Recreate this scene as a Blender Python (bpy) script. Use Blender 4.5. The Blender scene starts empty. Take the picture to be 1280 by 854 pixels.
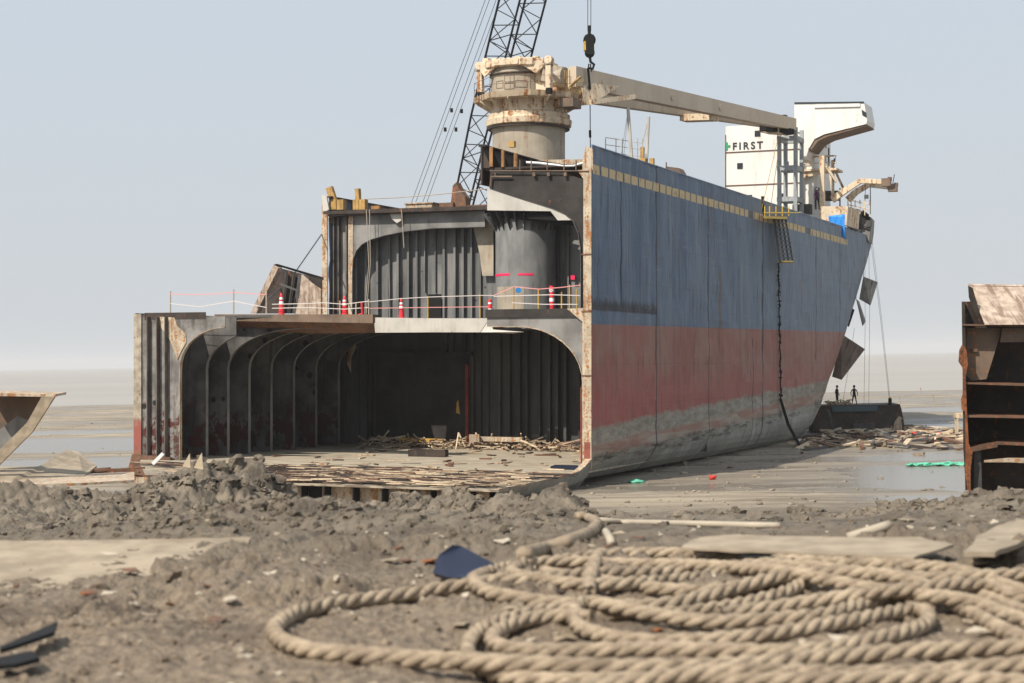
import bpy, math, random
import numpy as np
from mathutils import Vector, Matrix, noise as mnoise
R = math.radians
rnd = random.Random(7)
sc = bpy.context.scene
COL = sc.collection
F = 2133.0; CX, CY = 640.0, 449.5; CAMZ = 7.0
ROLL = R(1.07)
MR = Matrix.Translation((0, 0, CAMZ)) @ Matrix.Rotation(ROLL, 4, 'Y')
TH = R(23.44); cT, sT = math.cos(TH), math.sin(TH)
X0, D1 = 4.36, 93.0

# ---------------------------------------------------------------- placement helpers
def C(px, py, Y):
    """real-world point at distance Y seen at photo position px,py"""
    return MR @ Vector(((px - CX) / F * Y, Y, (CY - py) / F * Y))
def G(px, py, h):
    """world point at world height h below the photo position"""
    d = (MR @ Vector(((px - CX) / F, 1, (CY - py) / F))) - Vector((0, 0, CAMZ))
    t = (h - CAMZ) / d.z
    return Vector((0, 0, CAMZ)) + d * t
def S(u, v, w): return Vector((-u, v, w + 7.0))       # ship local
def SV(px, py, v):
    p = (px - CX) / F
    Y = (v + X0 * sT + D1 * cT) / (p * sT + cT)
    X = p * Y
    return S(-((X - X0) * cT - (Y - D1) * sT), v, (CY - py) / F * Y)
def SU(px, py, u):
    p = (px - CX) / F
    Y = (-u + X0 * cT - D1 * sT) / (p * cT - sT)
    X = p * Y
    return S(u, (X - X0) * sT + (Y - D1) * cT, (CY - py) / F * Y)
SHIPM = MR @ Matrix.Translation((X0, D1, -7)) @ Matrix.Rotation(-TH, 4, 'Z')
def SW(p): return SHIPM @ p

# ---------------------------------------------------------------- mesh builder
class MB:
    def __init__(s): s.v = []; s.f = []; s.m = []; s.cur = 0; s.starts = []
    def add(s, vs, fs):
        s.starts.append(len(s.f)); o = len(s.v); s.v += [tuple(p) for p in vs]
        for f in fs: s.f.append([i + o for i in f]); s.m.append(s.cur)
        return s
    def box(s, lo, hi):
        x0, y0, z0 = lo; x1, y1, z1 = hi
        vs = [(x, y, z) for z in (z0, z1) for y in (y0, y1) for x in (x0, x1)]
        return s.add(vs, [(0,2,3,1),(4,5,7,6),(0,1,5,4),(2,6,7,3),(0,4,6,2),(1,3,7,5)])
    def cbox(s, c, size, rot=None):
        h = Vector(size) / 2; rot = rot or Matrix.Identity(3)
        vs = [Vector(c) + rot @ Vector((x*h.x, y*h.y, z*h.z)) for z in (-1,1) for y in (-1,1) for x in (-1,1)]
        return s.add(vs, [(0,2,3,1),(4,5,7,6),(0,1,5,4),(2,6,7,3),(0,4,6,2),(1,3,7,5)])
    def beam(s, a, b, w, h=None, up=(0,0,1), w1=None, h1=None):
        a = Vector(a); b = Vector(b); h = h or w; w1 = w1 or w; h1 = h1 or h
        d = (b - a).normalized(); up = Vector(up)
        if abs(d.dot(up)) > .98: up = Vector((0, 1, 0))
        x = d.cross(up).normalized(); z = x.cross(d).normalized()
        vs = [p + x*sx*ww/2 + z*sz*hh/2 for p, ww, hh in ((a, w, h), (b, w1, h1)) for sz in (-1, 1) for sx in (-1, 1)]
        return s.add(vs, [(0,1,3,2),(4,6,7,5),(0,4,5,1),(2,3,7,6),(0,2,6,4),(1,5,7,3)])
    def tube(s, pts, r, n=8, cap=True, radii=None):
        pts = [Vector(p) for p in pts]; rings = []
        t0 = (pts[1] - pts[0]).normalized()
        ref = Vector((0,0,1)) if abs(t0.z) < .9 else Vector((1,0,0))
        nx = t0.cross(ref).normalized()
        for i, p in enumerate(pts):
            t = (pts[min(i+1, len(pts)-1)] - pts[max(i-1, 0)])
            if t.length < 1e-9: t = t0.copy()
            t.normalize()
            nx = (nx - t * nx.dot(t))
            if nx.length < 1e-6: nx = t.orthogonal()
            nx.normalize(); ny = t.cross(nx)
            rr = radii[i] if radii else r
            rings.append([p + (nx*math.cos(a) + ny*math.sin(a))*rr for a in [2*math.pi*k/n for k in range(n)]])
        vs = [q for ring in rings for q in ring]; fs = []
        for i in range(len(pts)-1):
            for k in range(n):
                fs.append((i*n+k, i*n+(k+1) % n, (i+1)*n+(k+1) % n, (i+1)*n+k))
        if cap: fs += [tuple(reversed(range(n))), tuple((len(pts)-1)*n+k for k in range(n))]
        return s.add(vs, fs)
    def lathe(s, prof, c=(0,0,0), n=48, a0=0, a1=2*math.pi):
        c = Vector(c); full = abs(a1-a0-2*math.pi) < 1e-6; m = n if full else n+1
        vs = [c + Vector((r*math.cos(a0+(a1-a0)*k/n), r*math.sin(a0+(a1-a0)*k/n), z)) for r, z in prof for k in range(m)]
        fs = []
        for i in range(len(prof)-1):
            for k in range(n):
                k2 = (k+1) % m
                fs.append((i*m+k, i*m+k2, (i+1)*m+k2, (i+1)*m+k))
        return s.add(vs, fs)
    def prism(s, pts, off):
        """polygon pts extruded by vector off"""
        n = len(pts); off = Vector(off); pts = [Vector(p) for p in pts]
        vs = pts + [p + off for p in pts]
        fs = [tuple(range(n)), tuple(reversed(range(n, 2*n)))] + [(i, i+n, (i+1) % n+n, (i+1) % n) for i in range(n)]
        return s.add(vs, fs)
    def strip(s, inner, outer, off):
        """band between two polylines, extruded"""
        n = len(inner); off = Vector(off)
        A = [Vector(p) for p in inner]; B = [Vector(p) for p in outer]
        vs = A + B + [p+off for p in A] + [p+off for p in B]
        fs = []
        for i in range(n-1):
            fs += [(i, i+1, n+i+1, n+i), (2*n+i, 3*n+i, 3*n+i+1, 2*n+i+1), (i, 2*n+i, 2*n+i+1, i+1), (n+i, n+i+1, 3*n+i+1, 3*n+i)]
        fs += [(0, n, 3*n, 2*n), (n-1, 3*n-1, 4*n-1, 2*n-1)]
        return s.add(vs, fs)
    def each(s, name, mats, parent=None, **k):
        bounds = s.starts + [len(s.f)]
        out = []
        for a, b in zip(bounds[:-1], bounds[1:]):
            m = MB(); fs = s.f[a:b]; ids = sorted({i for f in fs for i in f}); mp = {j: n for n, j in enumerate(ids)}
            m.v = [s.v[i] for i in ids]; m.f = [[mp[i] for i in f] for f in fs]; m.m = s.m[a:b]
            out.append(m.build(name, mats, parent=parent, **k))
        return out
    def build(s, name, mats, parent=None, smooth=False, origin=None, fix=True, bevel=0):
        me = bpy.data.meshes.new(name)
        vs = s.v
        if origin is not None:
            o = Vector(origin); vs = [tuple(Vector(p)-o) for p in vs]
        me.from_pydata(vs, [], s.f)
        if not isinstance(mats, (list, tuple)): mats = [mats]
        for m in mats: me.materials.append(m)
        if len(mats) > 1: me.polygons.foreach_set('material_index', s.m)
        if smooth:
            me.polygons.foreach_set('use_smooth', [True]*len(me.polygons))
        if fix:
            import bmesh
            bm = bmesh.new(); bm.from_mesh(me); bmesh.ops.recalc_face_normals(bm, faces=bm.faces); bm.to_mesh(me); bm.free()
        me.update()
        ob = bpy.data.objects.new(name, me); COL.objects.link(ob)
        if origin is not None: ob.location = origin
        if parent is not None: ob.parent = parent
        if smooth == 'auto':
            pass
        if bevel:
            b = ob.modifiers.new('bevel', 'BEVEL'); b.width = bevel; b.segments = 2; b.limit_method = 'ANGLE'
        return ob

def tag(o, label=None, cat=None, group=None, kind=None):
    if label: o['label'] = label
    if cat: o['category'] = cat
    if group: o['group'] = group
    if kind: o['kind'] = kind
    return o
def empty(name, loc, label, cat, group=None):
    o = bpy.data.objects.new(name, None); COL.objects.link(o); o.location = loc
    return tag(o, label, cat, group)
def thing_mesh(mb, name, mats, label, cat, group=None, origin=None, **k):
    if origin is None:
        xs = np.array(mb.v); origin = (float(xs[:,0].mean()), float(xs[:,1].mean()), float(xs[:,2].min()))
    return tag(mb.build(name, mats, origin=origin, **k), label, cat, group)

# ---------------------------------------------------------------- materials
class NT:
    def __init__(s, name):
        s.m = bpy.data.materials.new(name); s.m.use_nodes = True
        s.t = s.m.node_tree; s.n = s.t.nodes; s.l = s.t.links
        s.b = s.n['Principled BSDF']; s.out = s.n['Material Output']
        s.tc = s.n.new('ShaderNodeTexCoord'); s.co = s.tc.outputs['Object']
    def lk(s, a, b): s.l.new(a, b)
    def setin(s, node, i, val):
        if isinstance(val, bpy.types.NodeSocket): s.lk(val, node.inputs[i])
        else: node.inputs[i].default_value = val
    def math(s, op, a, b=0.0, c=None):
        n = s.n.new('ShaderNodeMath'); n.operation = op; s.setin(n, 0, a); s.setin(n, 1, b)
        if c is not None: s.setin(n, 2, c)
        return n.outputs[0]
    def mp(s, scale=(1,1,1), loc=(0,0,0), co=None):
        n = s.n.new('ShaderNodeMapping'); s.lk(co or s.co, n.inputs[0])
        n.inputs['Scale'].default_value = scale; n.inputs['Location'].default_value = loc
        return n.outputs[0]
    def noise(s, scale, sc3=(1,1,1), loc=(0,0,0), detail=5, rough=.55, co=None, dist=0):
        n = s.n.new('ShaderNodeTexNoise'); s.lk(s.mp(sc3, loc, co), n.inputs['Vector'])
        n.inputs['Scale'].default_value = scale; n.inputs['Detail'].default_value = detail
        n.inputs['Roughness'].default_value = rough; n.inputs['Distortion'].default_value = dist
        return n.outputs['Fac']
    def ramp(s, fac, a, b):
        n = s.n.new('ShaderNodeMapRange'); n.interpolation_type = 'SMOOTHSTEP'
        s.setin(n, 0, fac); s.setin(n, 1, a); s.setin(n, 2, b)
        return n.outputs[0]
    def mix(s, fac, a, b, mode='MIX'):
        n = s.n.new('ShaderNodeMix'); n.data_type = 'RGBA'; n.blend_type = mode
        s.setin(n, 0, fac)
        for i, x in ((6, a), (7, b)):
            if isinstance(x, bpy.types.NodeSocket): s.lk(x, n.inputs[i])
            else: n.inputs[i].default_value = (*x, 1) if len(x) == 3 else x
        return n.outputs[2]
    def xyz(s, co=None):
        n = s.n.new('ShaderNodeSeparateXYZ'); s.lk(co or s.co, n.inputs[0]); return n.outputs
    def bump(s, h, strength=.3, dist=.02):
        n = s.n.new('ShaderNodeBump'); n.inputs['Strength'].default_value = strength
        n.inputs['Distance'].default_value = dist; s.lk(h, n.inputs['Height'])
        s.lk(n.outputs[0], s.b.inputs['Normal'])
    def fin(s, col, rough=.7, metal=0, spec=.3):
        if isinstance(col, bpy.types.NodeSocket): s.lk(col, s.b.inputs['Base Color'])
        else: s.b.inputs['Base Color'].default_value = (*col, 1)
        s.setin(s.b, s.b.inputs.find('Roughness'), rough)
        s.b.inputs['Metallic'].default_value = metal
        s.b.inputs['Specular IOR Level'].default_value = spec
        return s.m

def paint(name, base, var=.25, rust=(.16,.06,.025), ramt=.35, sc=1.0, dirt=(.08,.065,.05), damt=.4, rough=.65, streak=True, ext=(1,1,.12)):
    """weathered painted steel: base colour with mottling, run-down streaks and rust"""
    t = NT(name)
    n1 = t.noise(.6*sc, detail=6); n2 = t.noise(3.5*sc, loc=(5,3,1), detail=6, rough=.65)
    st = t.noise(2.6*sc, ext, (9,2,4), detail=4) if streak else t.noise(1.7*sc, loc=(9,2,4))
    dk = tuple(c*(1-var) for c in base); lt = tuple(min(1, c*(1+var*.5)) for c in base)
    col = t.mix(t.ramp(n1, .35, .65), dk, lt)
    col = t.mix(t.math('MULTIPLY', t.ramp(st, .5, .72), damt), col, dirt)
    rm = t.math('MULTIPLY', t.ramp(t.math('ADD', t.math('MULTIPLY', n2, .6), t.math('MULTIPLY', st, .4)), .62-.18*ramt, .70-.14*ramt), min(1, .45+ramt))
    rc = t.mix(t.ramp(t.noise(7*sc, loc=(1,7,7)), .35, .7), rust, tuple(min(1, c*2.0) for c in rust))
    col = t.mix(rm, col, rc)
    t.bump(n2, .25, .02)
    return t.fin(col, t.math('ADD', rough, t.math('MULTIPLY', rm, .2)))

def plain(name, col, rough=.7, metal=0, var=.2, sc=3):
    t = NT(name)
    return t.fin(t.mix(t.noise(sc), tuple(c*(1-var) for c in col), tuple(min(1, c*(1+var)) for c in col)), rough, metal)

M = {}
M['cut'] = paint('cut_edge_primer', (.46,.39,.29), .25, rust=(.24,.10,.035), ramt=.75, sc=2.0, damt=.6, dirt=(.14,.09,.055))
M['grey'] = paint('grey_steel', (.23,.22,.205), .35, ramt=.12, sc=.8, damt=.55, dirt=(.09,.085,.08))
M['dgrey'] = paint('dark_steel', (.085,.082,.08), .4, ramt=.15, sc=.8, damt=.5, dirt=(.03,.027,.025))
M['black'] = plain('black_steel_and_shade', (.010,.010,.010), .9)  # black steel parts; also stands in for shaded gaps and hollows
M['cream'] = paint('cream_crane_paint', (.64,.53,.38), .13, rust=(.22,.085,.03), ramt=.62, sc=1.1, dirt=(.36,.21,.10), damt=.85)
M['jib'] = paint('jib_paint', (.55,.455,.34), .08, ramt=.03, sc=.7, dirt=(.33,.26,.2), damt=.3)
M['ped'] = paint('pedestal_paint', (.37,.315,.24), .18, rust=(.2,.09,.03), ramt=.3, sc=1.0, dirt=(.2,.12,.07), damt=.45)
M['white'] = paint('white_house_paint', (.72,.70,.65), .05, rust=(.3,.15,.07), ramt=.12, sc=.8, dirt=(.55,.48,.4), damt=.3)
M['rust'] = paint('rusty_steel', (.15,.085,.055), .35, rust=(.2,.07,.025), ramt=.6, sc=1.3, damt=.5, dirt=(.04,.03,.025))
M['drust'] = paint('dark_rusty_steel', (.05,.037,.03), .4, rust=(.11,.045,.02), ramt=.45, sc=1.2, damt=.5, dirt=(.015,.012,.01))
M['brown'] = paint('brown_beam', (.17,.12,.085), .3, rust=(.2,.085,.035), ramt=.45, sc=1.2)
M['ochre'] = paint('ochre_paint', (.50,.30,.06), .2, ramt=.45, sc=2)
M['lgrey'] = paint('light_grey_girder', (.50,.47,.42), .12, ramt=.12, sc=1.2, damt=.35, dirt=(.3,.25,.2))
M['crutch'] = paint('crutch_grey', (.33,.35,.35), .15, ramt=.12, sc=2)
M['boom'] = plain('boom_black', (.018,.02,.024), .5)
M['wire'] = plain('steel_wire', (.08,.08,.085), .5)
M['cone'] = plain('cone_plastic', (.75,.04,.05), .45, var=.1)
M['refl'] = plain('white_band', (.8,.8,.78), .4, var=.05)
M['pale'] = plain('pale_rope', (.40,.34,.26), .85)
M['wood'] = paint('old_wood', (.42,.31,.21), .35, rust=(.2,.12,.07), ramt=.2, sc=3, ext=(.3,2,2))
M['woodl'] = paint('pale_wood', (.60,.48,.33), .25, rust=(.3,.2,.1), ramt=.1, sc=3)
M['tarp'] = plain('blue_tarp', (.03,.25,.72), .45, var=.2)
M['green'] = plain('green_net', (.12,.45,.30), .6, var=.3, sc=6)
M['red'] = plain('red_plastic', (.6,.05,.035), .5)
M['bluep'] = plain('blue_steel', (.014,.019,.040), .45, var=.3)
M['skin'] = plain('skin', (.16,.09,.06), .6)
M['dark_cloth'] = plain('dark_cloth', (.015,.017,.022), .85)
M['grn_cloth'] = plain('olive_cloth', (.04,.045,.035), .85)
M['pur_cloth'] = plain('purple_cloth', (.08,.03,.09), .85)
M['helmet'] = plain('white_helmet', (.75,.75,.72), .35, var=.05)
M['glass'] = plain('dark_glass', (.03,.035,.04), .15)
M['letter'] = plain('black_paint', (.03,.03,.03), .6)
M['gsign'] = plain('green_paint', (.03,.30,.12), .6)
M['orange'] = paint('bright_rust', (.24,.08,.028), .45, rust=(.06,.03,.018), ramt=.9, sc=2.2, dirt=(.06,.03,.02))
M['yrail'] = plain('yellow_paint', (.6,.4,.06), .55)

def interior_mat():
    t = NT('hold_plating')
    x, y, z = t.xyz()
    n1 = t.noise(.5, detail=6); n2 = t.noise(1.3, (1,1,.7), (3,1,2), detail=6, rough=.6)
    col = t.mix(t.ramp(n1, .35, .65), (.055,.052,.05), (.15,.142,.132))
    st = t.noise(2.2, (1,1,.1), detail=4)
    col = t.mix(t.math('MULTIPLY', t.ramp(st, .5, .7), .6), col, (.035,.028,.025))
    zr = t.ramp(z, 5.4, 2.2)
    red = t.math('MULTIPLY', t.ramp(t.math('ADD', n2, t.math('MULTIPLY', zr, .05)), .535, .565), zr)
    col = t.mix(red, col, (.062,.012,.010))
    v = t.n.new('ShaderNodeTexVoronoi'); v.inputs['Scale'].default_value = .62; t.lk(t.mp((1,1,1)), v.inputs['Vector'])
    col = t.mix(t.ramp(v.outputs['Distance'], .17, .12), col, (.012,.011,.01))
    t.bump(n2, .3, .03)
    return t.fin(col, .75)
M['hold'] = interior_mat()

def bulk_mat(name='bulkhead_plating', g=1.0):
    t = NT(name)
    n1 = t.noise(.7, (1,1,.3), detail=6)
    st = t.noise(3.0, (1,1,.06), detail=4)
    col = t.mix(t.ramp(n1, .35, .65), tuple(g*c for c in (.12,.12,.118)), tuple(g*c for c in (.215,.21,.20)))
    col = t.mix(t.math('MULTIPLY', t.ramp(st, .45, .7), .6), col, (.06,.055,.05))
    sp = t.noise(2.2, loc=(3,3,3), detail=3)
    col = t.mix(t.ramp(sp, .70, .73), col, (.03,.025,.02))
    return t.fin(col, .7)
M['bulk'] = bulk_mat(); M['bulk2'] = bulk_mat('lower_bulkhead_plating', .40)  # lower copy darkened in colour to deepen the shade inside the hold
M['doorp'] = paint('black_door_plate', (.030,.025,.022), .4, rust=(.05,.02,.01), ramt=.3, sc=1.2, dirt=(.01,.01,.01))
M['bilge'] = paint('bilge_grey', (.26,.25,.22), .2, ramt=.12, sc=1.2, damt=.5, dirt=(.14,.12,.1))
M['edge'] = paint('stained_edge_grey', (.12,.105,.09), .4, ramt=.45, sc=1.4, damt=.6, dirt=(.04,.03,.025))
M['uweb'] = paint('dark_brown_web', (.036,.031,.027), .4, ramt=.25, sc=1.1, damt=.6, dirt=(.02,.018,.016))  # near-black brown for the starboard web and deck edge
M['orust'] = paint('orange_rust_steel', (.30,.15,.05), .3, rust=(.14,.05,.02), ramt=.6, sc=2)
M['ochre2'] = paint('worn_ochre', (.42,.26,.08), .25, rust=(.2,.09,.04), ramt=.6, sc=2.5)

def cutr_mat():
    t = NT('cut_edge_red_foot')
    x, y, z = t.xyz(); n = t.noise(2.2, detail=6, rough=.65)
    col = t.mix(t.ramp(n, .35, .65), (.24,.20,.155), (.42,.36,.28))
    col = t.mix(t.ramp(t.math('ADD', z, t.math('MULTIPLY', n, 1.5)), 4.3, 3.6), col, (.27,.085,.065))
    col = t.mix(t.ramp(t.math('ADD', z, n), 2.0, 1.6), col, (.22,.11,.07))
    return t.fin(t.mix(t.ramp(t.noise(5, loc=(4,4,4)), .6, .68), col, (.14,.07,.04)), .7)
M['cutr'] = cutr_mat()
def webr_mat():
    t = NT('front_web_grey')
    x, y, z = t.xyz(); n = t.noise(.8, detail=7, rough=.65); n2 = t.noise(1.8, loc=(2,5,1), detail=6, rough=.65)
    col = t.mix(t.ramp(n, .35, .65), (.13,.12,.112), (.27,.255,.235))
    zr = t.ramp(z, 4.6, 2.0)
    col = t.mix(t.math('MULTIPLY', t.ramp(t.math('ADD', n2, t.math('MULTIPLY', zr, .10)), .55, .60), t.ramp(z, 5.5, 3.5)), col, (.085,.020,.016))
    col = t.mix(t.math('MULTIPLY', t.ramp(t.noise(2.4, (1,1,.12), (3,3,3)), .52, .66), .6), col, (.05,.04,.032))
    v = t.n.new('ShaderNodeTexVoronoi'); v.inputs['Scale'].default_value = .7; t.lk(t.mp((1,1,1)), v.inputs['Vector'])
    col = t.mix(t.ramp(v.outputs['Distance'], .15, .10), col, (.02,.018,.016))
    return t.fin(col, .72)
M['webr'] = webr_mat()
def hull_mat():
    t = NT('hull_paint')
    x, y, z = t.xyz()
    w = t.math('SUBTRACT', z, 7.0)
    n1 = t.noise(.35, (1,1,.6), detail=6); nf = t.noise(2.5, loc=(3,4,5), detail=7, rough=.65)
    st = t.noise(2.2, (.8,.8,.035), (7,1,2), detail=5, rough=.6)
    st2 = t.noise(7, (.8,.8,.03), (2,1,2), detail=4, rough=.6)
    # blue topsides
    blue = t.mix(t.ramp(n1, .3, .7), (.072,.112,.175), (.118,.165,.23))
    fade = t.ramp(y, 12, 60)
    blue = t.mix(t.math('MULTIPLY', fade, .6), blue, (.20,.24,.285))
    blue = t.mix(t.math('MULTIPLY', t.ramp(st, .5, .68), .5), blue, (.21,.235,.25))
    blue = t.mix(t.math('MULTIPLY', t.ramp(st2, .54, .68), .75), blue, (.035,.045,.065))
    # red boot
    red = t.mix(t.ramp(n1, .3, .7), (.235,.082,.062), (.285,.118,.088))
    patch = t.noise(.22, (1,1,1.2), (4,8,1), detail=2)
    red = t.mix(t.math('MULTIPLY', t.ramp(patch, .45, .6), .5), red, (.27,.165,.13))
    low = t.ramp(w, 0.2, -2.6)
    red = t.mix(t.math('MULTIPLY', low, .6), red, (.33,.065,.058))
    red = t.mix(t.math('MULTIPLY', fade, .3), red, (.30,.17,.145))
    red = t.mix(t.math('MULTIPLY', t.ramp(st, .5, .68), .35), red, (.26,.17,.14))
    red = t.mix(t.math('MULTIPLY', t.ramp(st2, .54, .68), .6), red, (.09,.045,.04))
    lb = t.math('ADD', t.math('MULTIPLY', y, .008), 1.93)
    wob = t.math('ADD', w, t.math('MULTIPLY', t.math('SUBTRACT', nf, .5), .10))
    col = t.mix(t.ramp(t.math('SUBTRACT', wob, lb), -.03, .03), red, blue)
    # faint horizontal plate seams
    # fouled grey belt
    lg = t.math('ADD', t.math('MULTIPLY', y, .034), -3.75)
    edge = t.math('MULTIPLY', t.math('SUBTRACT', t.noise(.55, (1,1,1.3), (1,9,9), detail=8, rough=.72), .5), 1.15)
    d = t.math('SUBTRACT', t.math('ADD', w, edge), lg)
    mud = t.mix(t.ramp(t.noise(1.6, (.5,.5,1.6), (8,8,8), detail=8, rough=.75), .35, .65), (.18,.158,.125), (.33,.295,.235))
    brown = t.mix(t.ramp(t.noise(1.1, (.25,.25,2.2), (5,5,5), detail=5), .42, .6), (.29,.16,.12), (.33,.27,.21))
    col2 = t.mix(t.ramp(d, -.75, -1.05), mud, brown)
    dark = t.mix(t.ramp(t.noise(1.3, (.3,.3,2.2), (2,5,1), detail=7, rough=.72), .38, .56), (.065,.06,.052), (.29,.27,.225))
    col2 = t.mix(t.ramp(d, -1.45, -1.75), col2, dark)
    grey = t.mix(t.ramp(n1, .3, .7), (.27,.262,.23), (.36,.345,.30))
    grey = t.mix(t.math('MULTIPLY', t.ramp(st, .5, .68), .5), grey, (.16,.155,.14))
    col2 = t.mix(t.ramp(d, -2.0, -2.45), col2, grey)
    col = t.mix(t.ramp(d, .22, -.12), col, col2)
    # black soot streaks below a torch cut at w=2.75 near the fore end, and vertical cuts
    cut = t.math('MULTIPLY', t.ramp(t.math('ABSOLUTE', t.math('ADD', t.math('SUBTRACT', w, 2.85), t.math('MULTIPLY', st2, .1))), .16, .03), t.math('LESS_THAN', y, 10.9))
    soot = t.math('MULTIPLY', t.math('MULTIPLY', t.ramp(w, 2.8, 2.9), t.ramp(t.math('SUBTRACT', w, t.math('MULTIPLY', st2, 1.1)), 2.95, 2.45)), t.math('LESS_THAN', y, 10.9))
    col = t.mix(t.math('MAXIMUM', cut, soot), col, (.03,.035,.045))
    wig = t.math('MULTIPLY', t.math('SUBTRACT', t.noise(.8, (0,0,1), detail=3), .5), .22)
    yw = t.math('ADD', y, wig)
    for v0, wd, lo, hi in ((4.6,.08,3,10.4),(10.9,.07,-7,12),(21.6,.08,2.5,10.4),(21.7,.05,-7,2.5),(35.3,.11,-7,12),(32.6,.06,-7,1.5),(52,.07,0,10.4),(61,.05,0,10)):
        mk = t.ramp(t.math('ABSOLUTE', t.math('SUBTRACT', yw, v0)), wd*1.9, wd*.8)
        mk = t.math('MULTIPLY', mk, t.math('MULTIPLY', t.ramp(w, lo-.1, lo+.1), t.ramp(w, hi+.1, hi-.1)))
        col = t.mix(t.math('MULTIPLY', mk, .9), col, (.015,.015,.018))
    # welded plate seams, scuffs and small rust runs
    for axis, step, off_ in ((z, 2.35, .3), (y, 5.4, 1.7)):
        fr_ = t.math('ABSOLUTE', t.math('SUBTRACT', t.math('FRACT', t.math('DIVIDE', t.math('ADD', axis, off_), step)), .5))
        ln = t.ramp(fr_, .5-.018/step*2.2, .5-.004/step)
        col = t.mix(t.math('MULTIPLY', ln, .24), col, (.05,.05,.055))
    rs = t.noise(1.6, (1,1,.10), (21,5,3), detail=5, rough=.6); rz = t.noise(.5, loc=(6,6,6), detail=3)
    col = t.mix(t.math('MULTIPLY', t.math('MULTIPLY', t.ramp(rs, .60, .70), t.ramp(rz, .45, .6)), .6), col, (.16,.085,.045))
    sc_ = t.noise(1.1, (1,.25,2.5), (4,2,8), detail=7, rough=.75)
    col = t.mix(t.math('MULTIPLY', t.ramp(sc_, .62, .68), .35), col, (.30,.30,.29))
    # rusty run below a bracket
    mk = t.math('MULTIPLY', t.ramp(t.math('ABSOLUTE', t.math('SUBTRACT', yw, 24.3)), .42, .15), t.math('MULTIPLY', t.ramp(w, 1.8, 2.4), t.ramp(w, 6.6, 5.8)))
    col = t.mix(t.math('MULTIPLY', mk, .75), col, (.12,.085,.06))
    mk = t.math('MULTIPLY', t.ramp(t.math('ABSOLUTE', t.math('SUBTRACT', yw, 24.3)), .3, .05), t.math('MULTIPLY', t.ramp(w, -3.2, -2.4), t.ramp(w, 2.4, 1.2)))
    col = t.mix(t.math('MULTIPLY', mk, .5), col, (.16,.08,.03))
    # yellow primer squares of the removed rubbing bar
    bz = t.math('MULTIPLY', t.ramp(w, 10.13, 10.17), t.ramp(w, 10.68, 10.64))
    fr = t.math('FRACT', t.math('DIVIDE', y, 1.27))
    sq = t.math('MULTIPLY', t.ramp(fr, .05, .09), t.ramp(fr, .93, .89))
    gap = t.ramp(t.noise(.16, (0,1,0), (0,3,0), detail=1), .33, .35)
    far = t.math('LESS_THAN', y, 64)
    yel = t.mix(t.ramp(nf, .56, .66), (.52,.40,.22), (.30,.17,.08))
    col = t.mix(t.math('MULTIPLY', t.math('MULTIPLY', bz, sq), t.math('MULTIPLY', gap, far)), col, yel)
    mk = t.math('MULTIPLY', t.math('MULTIPLY', bz, far), t.math('SUBTRACT', 1, t.math('MULTIPLY', sq, gap)))
    col = t.mix(t.math('MULTIPLY', mk, .6), col, (.07,.06,.05))
    t.bump(t.math('ADD', t.math('MULTIPLY', st, .6), nf), .5, .08)
    return t.fin(col, .62, spec=.35)
M['hull'] = hull_mat()

def mud_mat():
    t = NT('mud')
    geo = t.n.new('ShaderNodeNewGeometry'); pos = geo.outputs['Position']
    x, y, z = t.xyz(pos)
    n1 = t.noise(.12, co=pos, detail=6); n2 = t.noise(1.6, co=pos, loc=(4,4,4), detail=8, rough=.65)
    n3 = t.noise(14, co=pos, detail=6, rough=.7)
    col = t.mix(t.ramp(n2, .34, .66), (.10,.082,.062), (.245,.202,.15))
    pt = t.noise(.9, co=pos, loc=(8,1,2), detail=6, rough=.65)
    col = t.mix(t.math('MULTIPLY', t.ramp(n1, .42, .62), .5), col, (.175,.143,.105))
    dryn = t.ramp(t.math('ADD', y, t.math('MULTIPLY', n2, 6)), 17, 11)
    col = t.mix(t.math('MULTIPLY', dryn, .75), col, t.mix(t.ramp(n3, .35, .68), (.16,.118,.082), (.385,.298,.208)))
    col = t.mix(t.math('MULTIPLY', t.ramp(pt, .54, .62), .6), col, (.105,.08,.058))
    band = t.noise(.35, (.25,1.6,1), co=pos, detail=5)
    farm = t.ramp(y, 72, 84)
    flat = t.mix(t.ramp(band, .38, .62), (.20,.163,.118), (.36,.30,.22))
    col = t.mix(farm, col, flat)
    col = t.mix(t.math('MULTIPLY', t.ramp(n3, .6, .75), .45), col, (.44,.38,.29))
    wet = t.math('MULTIPLY', t.ramp(z, .10, -.03), farm)
    col = t.mix(t.math('MULTIPLY', wet, .5), col, (.17,.15,.125))
    t.bump(t.math('ADD', n2, t.math('MULTIPLY', n3, .4)), 1.0, .12)
    return t.fin(col, t.math('SUBTRACT', .88, t.math('MULTIPLY', wet, .5)), spec=.3)
M['mud'] = mud_mat()
def water_mat(name, col, rough, wave, sc):
    t = NT(name)
    geo = t.n.new('ShaderNodeNewGeometry'); pos = geo.outputs['Position']
    n = t.noise(sc, (.35,1,1), co=pos, detail=4)
    c = t.mix(t.ramp(t.noise(.01, (.2,1,1), co=pos, detail=5), .35, .65), tuple(a*.93 for a in col), tuple(a*1.05 for a in col))
    t.bump(n, wave, .05)
    t.b.inputs['IOR'].default_value = 1.33
    return t.fin(c, rough, spec=.5)
M['pool'] = water_mat('shallow_pool', (.19,.165,.13), .22, .35, 3.0)
M['sea'] = water_mat('silty_sea', (.33,.29,.235), .35, .5, .6)

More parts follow.
